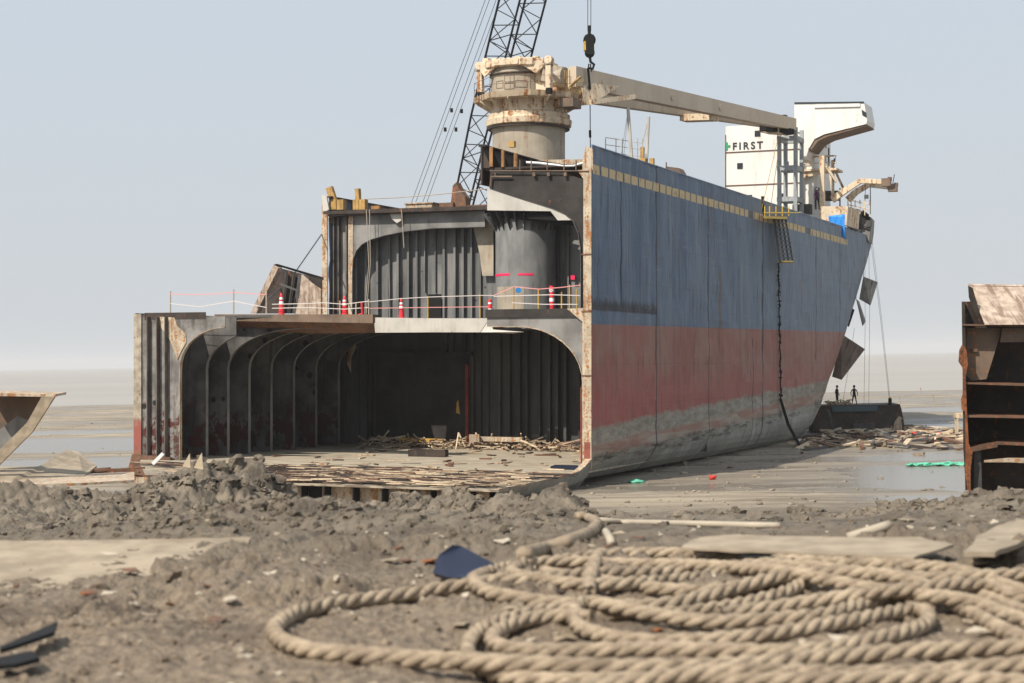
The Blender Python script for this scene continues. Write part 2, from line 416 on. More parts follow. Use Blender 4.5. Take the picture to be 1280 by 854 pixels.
def rope_mat():
    t = NT('hawser_fibre')
    n = t.noise(9, detail=6, rough=.7); n2 = t.noise(60, (1,1,1), detail=4); n3 = t.noise(1.5, loc=(3,3,3))
    col = t.mix(t.ramp(n, .3, .7), (.195,.15,.105), (.41,.325,.23))
    col = t.mix(t.math('MULTIPLY', t.ramp(n3, .5, .7), .5), col, (.17,.132,.095))
    t.bump(n2, .8, .008)
    return t.fin(col, .9, spec=.15)
M['rope'] = rope_mat()
def dusty_mat():
    t = NT('dusty_plate')
    n = t.noise(3, detail=7, rough=.65); n2 = t.noise(.8, loc=(2,2,2))
    col = t.mix(t.ramp(n, .35, .65), (.25,.20,.14), (.37,.30,.215))
    col = t.mix(t.math('MULTIPLY', t.ramp(n2, .5, .6), .5), col, (.22,.165,.11))
    t.bump(n, .4, .02)
    return t.fin(col, .85)
M['dusty'] = dusty_mat()
def corr_mat():
    t = NT('peeling_deck_plate')
    n = t.noise(2.5, detail=7, rough=.65); st = t.noise(5, (1,.10,.12), detail=4)
    col = t.mix(t.ramp(n, .35, .65), (.30,.22,.17), (.50,.40,.31))
    col = t.mix(t.math('MULTIPLY', t.ramp(st, .5, .62), .65), col, (.15,.085,.055))
    return t.fin(col, .8)
M['corr'] = corr_mat()
def floor_mat():
    t = NT('tank_top_dirt')
    n = t.noise(1.2, (.35,1.6,1), detail=7, rough=.65); n2 = t.noise(3.5, (.3,1.5,1), (3,3,3), detail=6)
    col = t.mix(t.ramp(n, .35, .65), (.27,.225,.16), (.43,.37,.28))
    x, y, z = t.xyz()
    fr = t.ramp(y, -3, -7)
    col = t.mix(t.math('MULTIPLY', t.ramp(n2, .48, .56), t.math('ADD', .15, t.math('MULTIPLY', fr, .6))), col, (.10,.07,.055))
    return t.fin(col, .85)
M['floor'] = floor_mat()
def pink_mat():
    t = NT('marked_pedestal')
    x, y, z = t.xyz()
    n = t.noise(1.2, (1,1,.4), detail=5); st = t.noise(3, (1,1,.08), detail=3)
    col = t.mix(t.ramp(n, .35, .65), (.16,.16,.157), (.23,.228,.22))
    col = t.mix(t.math('MULTIPLY', t.ramp(st, .5, .7), .4), col, (.09,.085,.08))
    return t.fin(col, .7)
M['pedlow'] = pink_mat()
M['pink'] = plain('marker_pink', (.85,.02,.10), .5, var=.1)
M['tapew'] = plain('tape_white', (.62,.56,.52), .5, var=.08)
M['tapep'] = plain('tape_pink', (.70,.30,.28), .5, var=.08)

# ================================================================= THE SHIP
ship = bpy.data.objects.new('cargo_ship', None); COL.objects.link(ship)
ship.matrix_world = SHIPM
tag(ship, 'huge blue and red cargo ship cut open at the near end, stranded on the mudflat', 'ship')
def PE(mb, name, mat, parent=None, **k):
    return mb.each(name, mat, parent=parent or ship, **k)
def P(mb, name, mat, parent=None, **k):
    return mb.build(name, mat, parent=parent or ship, **k)

def v0(w):
    return np.interp(w, [-8, -6.5, 2.4, 11, 13], [43, 44.5, 58.5, 70, 71])
KK = .012
def hull_u(v, w):
    a = max(0.0, v - v0(w)); u = KK*a*a
    if w < -4.6:   # bilge turn
        b = min(1.0, (-4.6 - w)/2.3); u += 2.3*(1-math.sqrt(max(0, 1-b*b)))
    return min(u, 15.0)
def shell(ws, vs, side, topfn=None):
    mb = MB(); n = len(ws)
    vv = []
    for v in vs:
        for w in ws:
            u = hull_u(v, w)
            if side < 0: u = 30 - u
            # dents
            dd = .09*mnoise.noise(Vector((v*.9, w*.9, side*7)))*(1 if 0<v<70 else 0)+.04*mnoise.noise(Vector((v*.35, w*.6, side*3)))
            vv.append(S(u + dd*side, v, w))
    fs = [(i*n+j, (i+1)*n+j, (i+1)*n+j+1, i*n+j+1) for i in range(len(vs)-1) for j in range(n-1)]
    mb.add(vv, fs); return mb
wl = [-7.8, -7.2, -6.9, -6.6, -6.2, -5.8, -5.4, -5.0, -4.6] + list(np.arange(-4, 11.61, .6)) + [11.65]
vl = list(np.arange(0, 70, .5)) + list(np.arange(70, 104.1, 1.0))
hs = shell(wl, vl, 1)
# thickness by inner copy: shift
def thick(ob, t=.06, off=1):
    m = ob.modifiers.new('plate', 'SOLIDIFY'); m.thickness = t; m.offset = off; return ob
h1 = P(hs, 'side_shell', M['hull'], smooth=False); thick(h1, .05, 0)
tag(h1, 'starboard side plating, blue above the faded red boot topping')
wl2 = [w for w in wl if w <= 2.6] + [2.85]
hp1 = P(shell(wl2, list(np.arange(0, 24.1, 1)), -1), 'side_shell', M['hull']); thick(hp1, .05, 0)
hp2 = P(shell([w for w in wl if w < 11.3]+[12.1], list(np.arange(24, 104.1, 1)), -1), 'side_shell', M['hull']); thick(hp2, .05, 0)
# bottom shell stub forward of the cut + bilge plate
mb = MB()
for (ua, ub) in ((.2, 26.5),):
    pass
fl = [(-.6,-13.9), (14,-13.9), (21,-11.5), (27.5,-3.0), (29.6,0), (29.6,22), (1.0,22), (.35,.02), (.1,-3)]
mb.prism([S(u, v, -6.12) for u, v in fl], (0,0,-.10))
P(mb, 'tank_top', M['floor'])
# forward bilge strake: rises from under the tank top edge up to the side plating
vv_ = [-13.9, -11, -8, -5, -3, -1.8, -1.0, -.5, 0]
top = [S(a, v, w) for a, v, w in zip([-.60,-.42,-.25,-.05,.05,.06,.04,.02,.0], vv_, [-6.10,-6.10,-6.10,-6.10,-6.08,-6.0,-5.8,-5.6,-5.4])]
bot = [S(a, v, -7.35) for a, v in zip([.9,.95,1.0,1.1,1.1,1.1,1.1,1.1,1.1], vv_)]
mid = [a.lerp(b, .45)+Vector((.22,0,-.05)) for a, b in zip(top, bot)]
mb = MB(); mb.strip(top, mid, (.03,0,0)); P(mb, 'bilge_plate', M['bilge'])
mb = MB(); mb.strip(mid, bot, (.03,0,0)); P(mb, 'bilge_plate', M['bilge'])
mb = MB(); mb.strip([p+Vector((.02,0,.0)) for p in top], [p+Vector((-.38,0,-.05)) for p in top], (0,0,.035)); P(mb, 'cut_edge', M['cut'])
# front floors (webs) of double bottom
mb = MB()
mb.box(tuple(S(14, -13.2, -7.6)), tuple(S(.2, -13.1, -6.24)))
mb.box(tuple(S(22, -11.0, -7.6)), tuple(S(14, -10.9, -6.24)))
PE(mb, 'double_bottom_web', M['cut'])
mb = MB()
for u in [.9, 2.0, 3.0, 4.1, 5.6, 7.2, 8.8, 10.1, 11.2, 12.6, 13.4]:
    mb.box(tuple(S(u+.03, -13.85, -7.5)), tuple(S(u-.03, -13.2, -6.24)))
for a, b in ((9.3, 10.0), (11.4, 12.3), (12.8,13.3)):
    mb.box(tuple(S(b, -13.30, -7.5)), tuple(S(a, -13.2, -6.3)))  # wide black panels standing in for the dark openings between ribs
PE(mb, 'rib_and_dark_gap', M['black'])

def frame(inner, outer, v, name='web_frame', mat=None, th=.05, fl=.26):
    """web plate between polylines in (u,w) with a flange along the inner edge"""
    mb = MB()
    A = [S(u, v, w) for u, w in inner]; B = [S(u, v, w) for u, w in outer]
    mb.strip(A, B, (0, th, 0))
    o = P(mb, name, mat or M['hold'])
    fb = MB()
    q = []
    for i, (u, w) in enumerate(inner):
        q.append(S(u, v - fl/2, w))
    # thin flange strip
    n = len(q)
    A = q; B = [p + Vector((0, fl, 0)) for p in q]
    # offset perpendicular in plane for thickness
    fb.strip(A, B, (0.03, 0, 0.03))
    P(fb, 'flange', M['cut'] if v < .5 else M['grey'], parent=o)
    return o
def arc(uc, wc, a, b, t0, t1, n=10):
    return [(uc + a*math.cos(R(t0+(t1-t0)*k/n)), wc + b*math.sin(R(t0+(t1-t0)*k/n))) for k in range(n+1)]
DK = 2.75   # tween deck top
# lower hold port frames
for i, v in enumerate([0.0, 2.7, 5.1, 7.6, 10.3, 13.2, 16.2, 19.4]):
    ui = 26.7 - (.1 if i else 0)
    aa = 5.2 if i else 3.2
    inner = [(ui, -6.1), (ui, -3), (ui, -.6)] + arc(ui-aa, -.6, aa, 2.5, 0, 90, 10)[1:]
    if i > 1 and (v < 6 or v > 15.3): inner += [(16.8, 1.95)]
    if i == 1: inner = inner[:9]
    outer = []
    for (u, w) in inner:
        pass
    outer = [(29.9, -6.1), (29.9, -3), (29.9, -.6), (29.9, 1), (29.9, 2.0), (29.9, 2.72)]
    k = len(inner) - len(outer)
    outer += [(29.9 - (29.9-inner[-1][0])*(j+1)/k, 2.6) for j in range(k)]
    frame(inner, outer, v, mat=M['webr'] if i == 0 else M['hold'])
# stiffeners on port shell between frames
mb = MB()
for v in np.arange(.6, 22, .66):
    mb.box(tuple(S(29.9, v, -6.0)), tuple(S(29.6, v+.02, 2.5)))
PE(mb, 'shell_stiffener', M['hold'])
mb = MB(); mb.box(tuple(S(29.92, 0.1, -6.0)), tuple(S(29.88, 22, 2.6))); P(mb, 'side_lining', M['hold'])
mb = MB(); mb.prism([SV(x,y,-.03) for x,y in ((197,396),(218,397),(222,408),(232,417),(233,428),(226,440),(222,450),(218,440),(212,424),(203,412),(198,404))], (0,-.02,0)); P(mb, 'primer_patch', M['cut'])
# front edge columns (lit cut edges)
mb = MB()
mb.box(tuple(S(30.05, -.10, -6.7)), tuple(S(29.5, .0, 2.8)))
P(mb, 'cut_edge', M['cutr'])
mb = MB()
for u in (28.9, 28.2, 27.6): mb.box(tuple(S(u+.03, -.35, -6.1)), tuple(S(u-.03, -.01, 2.6)))
PE(mb, 'edge_stiffener', M['edge'])
mb = MB(); mb.prism([SV(161,583,-.4), SV(165,568,-.4), SV(212,572,-.4), SV(216,586,-.4), SV(210,600,-.4), SV(158,600,-.4)], (0,.3,0))
P(mb, 'bracket', M['rust'])
# starboard lower frame at the cut
inner = [(.56,-5.2), (.56,-3), (.56,-1.2)] + arc(4.4, -1.2, -3.84, 3.0, 0, 90, 10)[1:] + [(6.3, 1.82)]
k = len(inner)
outer = [(.10,-5.2), (.10,-3), (.10,-1.2), (.10,.5), (.10,1.6), (.10,2.5)]
outer += [(.10+6.2*(j+1)/(k-6), 2.62) for j in range(k-6)]
frame(inner, outer, .05, mat=M['grey'])
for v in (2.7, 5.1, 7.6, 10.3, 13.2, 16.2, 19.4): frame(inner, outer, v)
mb = MB()
mb.box(tuple(S(.52, -.12, -6.0)), tuple(S(.0, -.0, 2.62)))
mb.box(tuple(S(.46, -.12, 2.68)), tuple(S(.0, -.0, 10.4)))
mb.prism([SV(735,385,-.06), SV(709,386,-.06), SV(735,408,-.06)], (0,-.05,0))
mb.prism([SV(735,212,-.06), SV(722,213,-.06), SV(735,232,-.06)], (0,-.05,0))
P(mb, 'cut_edge', M['cut'])
mb = MB(); mb.box(tuple(S(.40, -.125, -5.4)), tuple(S(.05, -.12, -4.5))); mb.box(tuple(S(.62,-.14,-6)), tuple(S(.56,.1,-1.5)))
P(mb, 'red_primer_strip', paint('red_primer', (.26,.07,.055), .3, ramt=.5, sc=2))
mb = MB()
for w in (-.9, 5.7, 2.6): mb.box(tuple(S(.56, -.16, w)), tuple(S(-.03, .0, w+.06)))
PE(mb, 'edge_bead', M['rust'])

# bulkhead across lower hold at v=22
mb = MB(); mb.box(tuple(S(29.8, 22, -6.12)), tuple(S(.2, 22.1, 2.6)))
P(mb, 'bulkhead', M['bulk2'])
mb = MB(); r2 = random.Random(3)
u = 3.0
while u < 19.5:
    d = r2.uniform(.22, .5)
    mb.box(tuple(S(u+.04, 22-d, -6.1)), tuple(S(u-.04, 22, 2.5)))
    if r2.random() < .6: mb.box(tuple(S(u+.16, 22-d-.03, -6.1)), tuple(S(u-.04, 22-d, 2.5)))
    if r2.random() < .5:
        for w in np.arange(-4.5, 2, 1.6): mb.box(tuple(S(u+.3, 22-d*.7, w)), tuple(S(u, 22, w+.08)))
    u += r2.uniform(.5, .95)
for u in (26.3, 27.4, 28.6, 25.6): mb.box(tuple(S(u+.05, 21.6, -6.1)), tuple(S(u-.05, 22, 2.5)))
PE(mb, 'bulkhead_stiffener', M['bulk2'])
# large door panel with red edged frame
a = SV(470,445,21.5); b = SV(584,557,21.5)
mb = MB(); mb.box((a.x, 21.5, .95), (b.x, 21.6, a.z)); P(mb, 'hold_door', M['doorp'])
door = COL.objects[-1] if False else None
mb = MB(); mb.box((b.x-.02, 21.2, .95), (b.x+.20, 21.5, a.z-.6)); P(mb, 'door_post', paint('red_lead', (.26,.04,.02), .4, ramt=.4))
mb = MB(); mb.box((a.x-.5, 21.2, .95), (a.x-.25, 21.5, a.z)); mb.box((a.x-.5, 21.2, a.z+.01), (b.x+.5, 21.5, a.z+.3)); PE(mb, 'door_frame', M['doorp'])
mb = MB(); mb.prism([SV(571,503,21.45), SV(573,500,21.45), SV(575,518,21.45), SV(570,516,21.45)], (0,-.02,0)); P(mb, 'patch', M['ochre'])
mb = MB(); mb.prism([SV(436,438,21.3), SV(443,430,21.3), SV(446,433,21.3), SV(439,448,21.3), SV(439,466,21.3), SV(434,455,21.3)], (0,-.05,0)); P(mb, 'torn_bracket', M['cut'])

# tween deck
def deck(poly, w, th, name, mat):
    mb = MB(); mb.prism([S(u, v, w) for u, v in poly], (0,0,-th)); return P(mb, name, mat)
deck([(.05,.0),(6.3,.0),(6.3,15.2),(22.6,15.2),(22.6,7.2),(16.4,6.4),(16.4,4.6),(27.2,4.1),(27.2,0.0),(29.9,0.0),(29.9,30),(.05,30)], DK, .14, 'tween_deck', M['dgrey'])
# slab edge girder at port side
mb = MB()
mb.strip([SV(x, 393, 4.3) for x in (268, 330, 400, 466)], [SV(x, y, 4.3) for x, y in ((270, 401), (330,402), (400,403), (466,404))], (0,.3,0))
P(mb, 'deck_edge', M['brown'])
mb = MB()
mb.strip([SV(x, y, 4.25) for x, y in ((270,401),(330,402),(400,403),(466,404))], [SV(x, y, 5.6) for x, y in ((272,412),(330,415),(400,417),(467,416))], (0,.2,0))
P(mb, 'deck_girder', M['rust'])
mb = MB()
mb.strip([SV(x, y, 14.95) for x, y in ((468,397),(540,398),(612,398))], [SV(x, y, 14.95) for x, y in ((466,416),(540,415.5),(600,415.5))], (0,.12,0))
mb.prism([SV(600,415.5,15.0), SV(612,398,15.0), SV(616,412,14.6), SV(655,415,12.5), SV(640,417,14)], (0,.1,0))
P(mb, 'deck_girder', M['lgrey'])
mb = MB(); mb.box(tuple(S(6.35,-.06,2.35)), tuple(S(.5,.0,2.80))); P(mb, 'deck_edge', M['uweb'])
mb = MB(); mb.box(tuple(S(29.3,-.02,2.45)), tuple(S(24.9,.05,2.86))); P(mb, 'deck_edge', M['drust'])
# underdeck beams
mb = MB()
for v in (2.7,5.1,7.6,10.3,13.2,16.2,19.4):
    mb.box(tuple(S(6.2,v,1.9)), tuple(S(.5,v+.04,2.6)))
    if v > 4.8: mb.box(tuple(S(26, v, 1.95)), tuple(S(17.0 if v < 6.5 else 22.7 if v < 15 else 6, v+.04, 2.6)))
PE(mb, 'deck_beam', M['dgrey'])

# upper part: bulkhead at v=25
UB = 25.5
mb = MB(); mb.box(tuple(S(29.8, UB, 2.75)), tuple(S(.2, UB+.1, 10.75)))
P(mb, 'upper_bulkhead', M['bulk'])
mb = MB(); px = 446; r2 = random.Random(5)
while px < 606:
    d = r2.uniform(.2, .38); c = SV(px, 395, UB)
    if not (532 < px < 552):
        mb.box((c.x-.035, UB-d, 9.8), (c.x+.035, UB, 17.4))
        mb.box((c.x-.035, UB-d-.03, 9.8), (c.x+.13, UB-d, 17.4))
    else:
        mb.box((c.x-.035, UB-d, 11.9), (c.x+.035, UB, 17.4))
    px += r2.uniform(9.5, 14.5)
for px in (700, 712): 
    c = SV(px, 395, UB); mb.box((c.x-.04, UB-.3, 9.8), (c.x+.04, UB, 17.4))
PE(mb, 'stiffener', M['bulk'])
c0 = SV(534, 368, UB-.42); c1 = SV(551, 396, UB-.42)
mb = MB(); mb.box((c0.x, UB-.36, 9.8), (c1.x, UB-.30, c0.z)); P(mb, 'doorway', M['black'])
mb = MB(); mb.prism([SV(589,272,UB-.4), SV(617,272,UB-.4), SV(617,345,UB-.4), SV(603,345,UB-.4), SV(600,318,UB-.4)], (0,-.04,0)); P(mb, 'torn_or_lit_plate', M['ped'])  # pale panel: lit stretch of the bulkhead put into the colour
# port upper web frame and arch at v=23.6
mb = MB()
o1 = [(403,262),(403,395)]
mb.box((SV(403,300,24).x, 23.9, 9.8), (SV(410,300,24).x, 24.0, 18.9)); P(mb, 'cut_edge', M['cut'])
mb = MB(); mb.box((SV(410,300,24).x, 24.6, 9.8), (SV(441,300,24).x, 24.7, 17.9)); P(mb, 'web_frame', M['grey'])
mb = MB()
for px in (415, 421, 431): mb.box((SV(px,300,24).x-.04, 24.2, 9.8), (SV(px,300,24).x+.04, 24.6, 17.6))
PE(mb, 'edge_stiffener', M['edge'])
mb = MB(); mb.box((SV(434,300,24).x, 24.15, 9.8), (SV(440,300,24).x, 24.45, 17.6)); P(mb, 'web_frame', M['cut'])
inn = [(440,396),(440,340),(441,325),(445,314),(452,306),(463,300),(480,295),(505,290),(540,286),(575,285),(606,284)]
out = [(436,396),(436,340),(436,300),(437,270),(440,264),(455,264),(480,264),(505,263),(540,262),(575,261),(606,260)]
mb = MB(); mb.strip([SV(x,y,24.2) for x,y in inn], [SV(x,y,24.2) for x,y in out], (0,.06,0)); P(mb, 'web_frame', M['grey'])
mb = MB(); A = [SV(x,y,24.0) for x,y in inn]; mb.strip(A, [p+Vector((0,.4,0)) for p in A], (.03,0,.05)); P(mb, 'flange', M['dgrey'])
mb = MB(); mb.prism([SV(486,264,23.9), SV(503,264,23.9), SV(501,276,23.9), SV(496,279,23.9), SV(490,274,23.9)], (0,.2,0)); P(mb, 'bracket', M['lgrey'])
# main deck across and along
deck([(29.9,23.6),(6.6,23.6),(6.6,.3),(.05,.3),(.05,58),(1.5,70),(28,70),(29.9,58)], 10.75, .12, 'main_deck', M['drust'])
mb = MB(); A = [SV(x, y, 23.5) for x, y in ((404,264),(480,261),(612,257))]; B = [SV(x, y, 23.5) for x, y in ((404,268),(480,266),(612,262))]
mb.strip(A, B, (0,.1,0)); P(mb, 'deck_edge', M['drust'])
# port bulwark (inner face shows stays)
mb = MB()
for v in np.arange(25, 70, 2.2): mb.prism([S(29.85,v,10.75), S(29.0,v,10.75), S(29.85,v,12.0)], (0,.04,0))
PE(mb, 'bulwark_stay', M['drust'])
mb = MB(); mb.beam(S(29.95,23.9,12.1), S(29.95,66,12.1), .3, .1); P(mb, 'bulwark_rail', M['drust'])
mb = MB(); mb.prism([SV(402,243,23.8), SV(408,246,23.8), SV(411,262,23.8), SV(404,266,23.8)], (0,.15,0)); P(mb, 'cut_edge', M['lgrey'])
# starboard bulwark cap
mb = MB(); mb.tube([S(hull_u(v, 11.65), v, 11.67) for v in np.arange(0, 66, 2)], .06, 6); P(mb, 'bulwark_rail', M['hull'])
# upper starboard transverse web at the cut
inn = [(725.5,385),(725.5,330),(725,310),(722,292),(716,277),(706,269),(690,262),(665,254),(640,246),(613,237)]
out = [(731,385),(731,330),(731,310),(731,280),(731,250),(731,225),(705,216),(680,215),(645,214),(613,213)]
mb = MB(); mb.strip([SV(x,y,.05) for x,y in inn], [SV(x,y,.05) for x,y in out], (0,.06,0)); P(mb, 'web_frame', M['uweb'])
mb = MB(); A = [SV(x,y,-.1) for x,y in inn]; mb.strip(A, [p+Vector((0,.3,0)) for p in A], (.03,0,.04)); P(mb, 'flange', M['dgrey'])
for v in (4, 8, 12, 16, 20):
    mb = MB(); dv = Vector((0, v, 0)); mb.strip([SV(x,y,.05)+dv for x,y in inn], [SV(x,y,.05)+dv for x,y in out], (0,.06,0)); P(mb, 'web_frame', M['dgrey'])
mb = MB(); mb.box(tuple(S(.14,.1,2.7)), tuple(S(.1,22,10.7))); P(mb, 'side_lining', M['bulk'])
# hatch coaming receding at u=6.8
mb = MB()
mb.box(tuple(S(6.72,.1,9.8)), tuple(S(6.62,22,11.95)))
for v in np.arange(.2, 22, 1.5):
    mb.prism([S(6.62,v,10.75), S(6.1,v,10.75), S(6.62,v,11.8)], (0,.05,0))
mb.box(tuple(S(6.85,.1,11.95)), tuple(S(6.4,22,12.03)))
P(mb, 'hatch_coaming', M['drust'])
mb = MB()
mb.box(tuple(S(6.2,.15,10.8)), tuple(S(6.0,.3,11.9))); mb.box(tuple(S(5.5,.2,10.75)), tuple(S(5.35,.4,11.7)))
PE(mb, 'coaming_bracket', M['orust'])
mb = MB(); mb.tube([S(4.7,.4,10.75), S(4.7,.4,11.5)], .12, 8); P(mb, 'vent_pipe', M['orust'])
mb = MB(); mb.cbox(S(5.0,.6,12.05), (.34,.3,.34)); P(mb, 'junction_box', M['ochre2'])
# deck edge clutter and pale drooping hose
mb = MB()
pts = [SV(x, y, .35) for x, y in ((658,203),(675,204),(690,206),(705,207.5),(718,207),(731,203.5))]
mb.tube(pts, .07, 6); P(mb, 'hose', M['refl'])
mb = MB()
for x0, x1 in ((612,736),): mb.tube([SV(x0,213.5,-.15), SV(x1,214,-.15)], .035, 5)
mb.tube([SV(614,221,-.1), SV(640,221,-.1)], .05, 5); mb.tube([SV(614,221,-.1), SV(613,233,-.1)], .05, 5); mb.tube([SV(619,213,-.1), SV(619,220,-.1)], .05, 5)
for x in (650, 664, 684, 705, 720): mb.tube([SV(x,213.5,-.15), SV(x,200,-.15)], .04, 5)
for x in (668, 686, 707): mb.cbox(SV(x, 218, -.1), (.16,.16,.2))
PE(mb, 'pipe_run', M['brown'])
mb = MB(); mb.prism([SV(612,185,.2), SV(612,236,.2), SV(616,236,.2), SV(617,185,.2)], (0,.1,0)); P(mb, 'web_frame', M['black'])
mb = MB(); mb.prism([SV(672,200,2.5), SV(731,199,2.5), SV(731,211,2.5), SV(715,207,2.5)], (0,.1,0)); mb.prism([SV(732,183,.0), SV(741,186,.0), SV(741,213,.0), SV(728,213,.0), SV(728,204,.0)], (0,.08,0)); PE(mb, 'bulwark_end', M['cut'])
# deck clutter on the upper deck edge
mb = MB(); mb.box((SV(507,258,24).x,24,17.75), (SV(540,258,24).x,25.2,18.32)); mb.box((SV(505,258,24).x,23.9,18.32), (SV(542,258,24).x,25.3,18.4)); P(mb, 'hatch_box', M['cut'])
mb = MB()
for pxs, h in ((418, 7.5), (427, 7), (447,7.5), (454,5.5)):
    a = SV(pxs, 262, 24.4); mb.cbox(a+Vector((0,0,.35)), (.55,.5,.75))
a = SV(417,251,24.5); mb.beam(a, a+Vector((-.35,0,1.0)), .35, .5); a = SV(448,252,24.5); mb.beam(a, a+Vector((-.05,0,.95)), .3, .4)
PE(mb, 'fairlead', M['ochre2'])
mb = MB(); mb.cbox(SV(471,261,24.4), (.7,.5,.4)); P(mb, 'winch_drum', M['orust'])
mb = MB(); mb.prism([SV(563,259,24.3), SV(566,232,24.3), SV(570,228,24.3), SV(574,236,24.3), SV(581,246,24.3), SV(583,259,24.3)], (0,.8,0)); mb.cbox(SV(559,258,24.2),(1.1,.4,.5)); mb.cbox(SV(597,258,24.2),(1.5,.3,.2)); P(mb, 'torn_mast_foot', M['rust'])
mb = MB(); mb.tube([SV(455,249,24.3), SV(500,247,24.3), SV(550,243,24.3), SV(610,236,24.3)], .03, 4); P(mb, 'guard_wire', M['pale'])

# white girder under the crane
mb = MB()
mb.prism([SV(609,236,21.5), SV(640,240,21.5), SV(700,262,21.5), SV(725,265,21.5), SV(725,275,21.5), SV(697,275.5,21.5), SV(688,264,21.5), SV(609,263,21.5)], (0,1.5,0))
P(mb, 'deck_girder', M['lgrey'])
mb = MB(); mb.prism([SV(609,264,21.8), SV(690,265,21.8), SV(697,276,21.8), SV(724,276,21.8), SV(724,282,22), SV(609,270,22)], (0,1.2,0)); P(mb, 'girder_underside_shade', M['black'])  # black slab paints the shade under the pale girder

# ---- lower pedestal and crane
pc = SV(657, 385, 24.5)
PCL = Vector((pc.x+.1, 24.3, 0)); 
mb = MB(); prof = [(2.15, 9.8), (2.15, 17.5)]
mb.lathe(prof, PCL, 56); P(mb, 'lower_pedestal', M['pedlow'], smooth=True)
mb = MB()
for k in range(14):
    a = R(180 + 180*k/13); d = Vector((math.cos(a), math.sin(a), 0))
    q = PCL + d*2.15; mb.prism([q+Vector((0,0,16.0)), q+Vector((0,0,17.3)), q+d*.9+Vector((0,0,17.3))], d.cross(Vector((0,0,1)))*.05)
PE(mb, 'pedestal_bracket', M['dgrey'])
# pink marker lines wrapped on the pedestal
mb = MB()
mb.lathe([(2.165, 12.86), (2.165, 13.02)], PCL, 14, R(205), R(262)); mb.lathe([(2.165, 12.86), (2.165, 13.0)], PCL, 8, R(278), R(308))
a = SV(716,347,UB-.42); mb.cbox(a, (.3,.03,.3))
P(mb, 'marker_paint', M['pink'])
mb = MB(); mb.lathe([(2.17,9.9),(2.17,11.3),(2.17,12.1)], PCL, 10, R(225), R(290)); P(mb, 'primer_patch', M['ped'])
# upper crane column
crane = bpy.data.objects.new('deck_crane', None); COL.objects.link(crane); crane.parent = ship
cc = SV(661, 200, 26.5); CB = Vector((cc.x, 26.5, 0)); crane.location = CB + Vector((0,0,17.8))
def CE(mb, name, mat, **k):
    return mb.each(name, mat, parent=crane, **k)
def CP(mb, name, mat, **k):
    return mb.build(name, mat, parent=crane, **k)
o = Vector((0,0,-17.8))
def zc(py, r=0.0):   # local height at crane column for photo row, on the near rim of radius r
    Y = 93 + .398*(-CB.x) + .917*26.5 - r
    return (CY-py)/F*Y + 7 - 17.8
rr = 2.62
r1 = rr+.3
mb = MB(); mb.lathe([(rr, zc(262)), (rr, zc(158,rr)), (rr+.12, zc(157,rr)), (rr+.12, zc(154,rr))], (0,0,0), 56); CP(mb, 'pedestal', M['ped'], smooth=False)
mb = MB(); mb.lathe([(rr+.1,zc(155,rr)), (rr+.45, zc(152,r1)), (rr+.5, zc(145,r1)), (rr+.36, zc(143,r1)), (rr+.36,zc(138,r1)), (rr+.14,zc(136,r1)), (rr+.14, zc(112,r1)), (rr-.3, zc(112,r1))], (0,0,0), 56); CP(mb, 'slewing_ring', M['cream'])
mb = MB(); mb.lathe([(rr+.1,zc(157,rr)), (rr+.34,zc(156,r1)), (rr+.34,zc(154,r1)), (rr+.1,zc(153,rr))], (0,0,0), 56); CP(mb, 'ring_seal', M['drust'])
def octa(r, z, rx=1.0, rot=22.5, ox=0): return [Vector((ox+rx*r*math.cos(R(rot+45*k)), r*math.sin(R(rot+45*k)), z)) for k in range(8)]
zt = zc(120, 3.5); PR = 3.95
mb = MB(); a = octa(PR, zt, 1.04, ox=.1)
mb.prism(a, (0,0,.10)); mb.strip(a+[a[0]], [p+Vector((0,0,.40)) for p in a+[a[0]]], (0,0.0,0.01))
for k in range(16):
    d = Vector((math.cos(R(22.5*k)), math.sin(R(22.5*k)), 0)); mb.prism([d*2.7+Vector((0,0,zt)), d*PR*.95+Vector((0,0,zt)), d*PR*.95+Vector((0,0,zt-.12)), d*2.7+Vector((0,0,zt-.75))], d.cross(Vector((0,0,1)))*.06)
CP(mb, 'platform', M['cream'])
mb = MB(); mb.cbox((3.75, -1.3, zt-.42), (1.0, 1.6, .62)); CP(mb, 'platform_box', M['brown'])
mb = MB(); a = octa(PR-.05, zt+.40, 1.04, ox=.1)
for k in (3,4,5,6):
    p = a[k]; q = a[k+1]
    for hh in (.55, 1.05): mb.tube([p+Vector((0,0,hh)), q+Vector((0,0,hh))], .017, 5)
    for t_ in (0,.5,1): m_ = p.lerp(q, t_); mb.tube([m_, m_+Vector((0,0,1.05))], .02, 5)
mb.tube([a[3], a[3]+Vector((-.15,0,1.0)), a[3]+Vector((.1,0,1.7))], .035, 5)
CP(mb, 'handrail', M['brown'])
HX = -.72; hr = 2.05
mb = MB(); mb.lathe([(hr,zt+.1), (hr, zc(90,hr)), (hr+.1,zc(89,hr)), (hr+.1,zc(86,hr)), (hr-.05,zc(85,hr)), (hr-.05, zc(80,hr))], (HX,0,0), 48); CP(mb, 'machinery_housing', M['ped'])
mb = MB(); mb.cbox((1.0,.2,(zt+zc(92))/2), (3.2,2.6,zc(92)-zt)); CP(mb, 'machinery_casing', M['cream'])
mb = MB(); mb.lathe([(hr+.02,zc(90.5,hr)), (hr+.14,zc(90,hr)), (hr+.14,zc(88.5,hr)), (hr+.02,zc(88,hr))], (HX,0,0), 48); CP(mb, 'ring_seal', M['drust'])
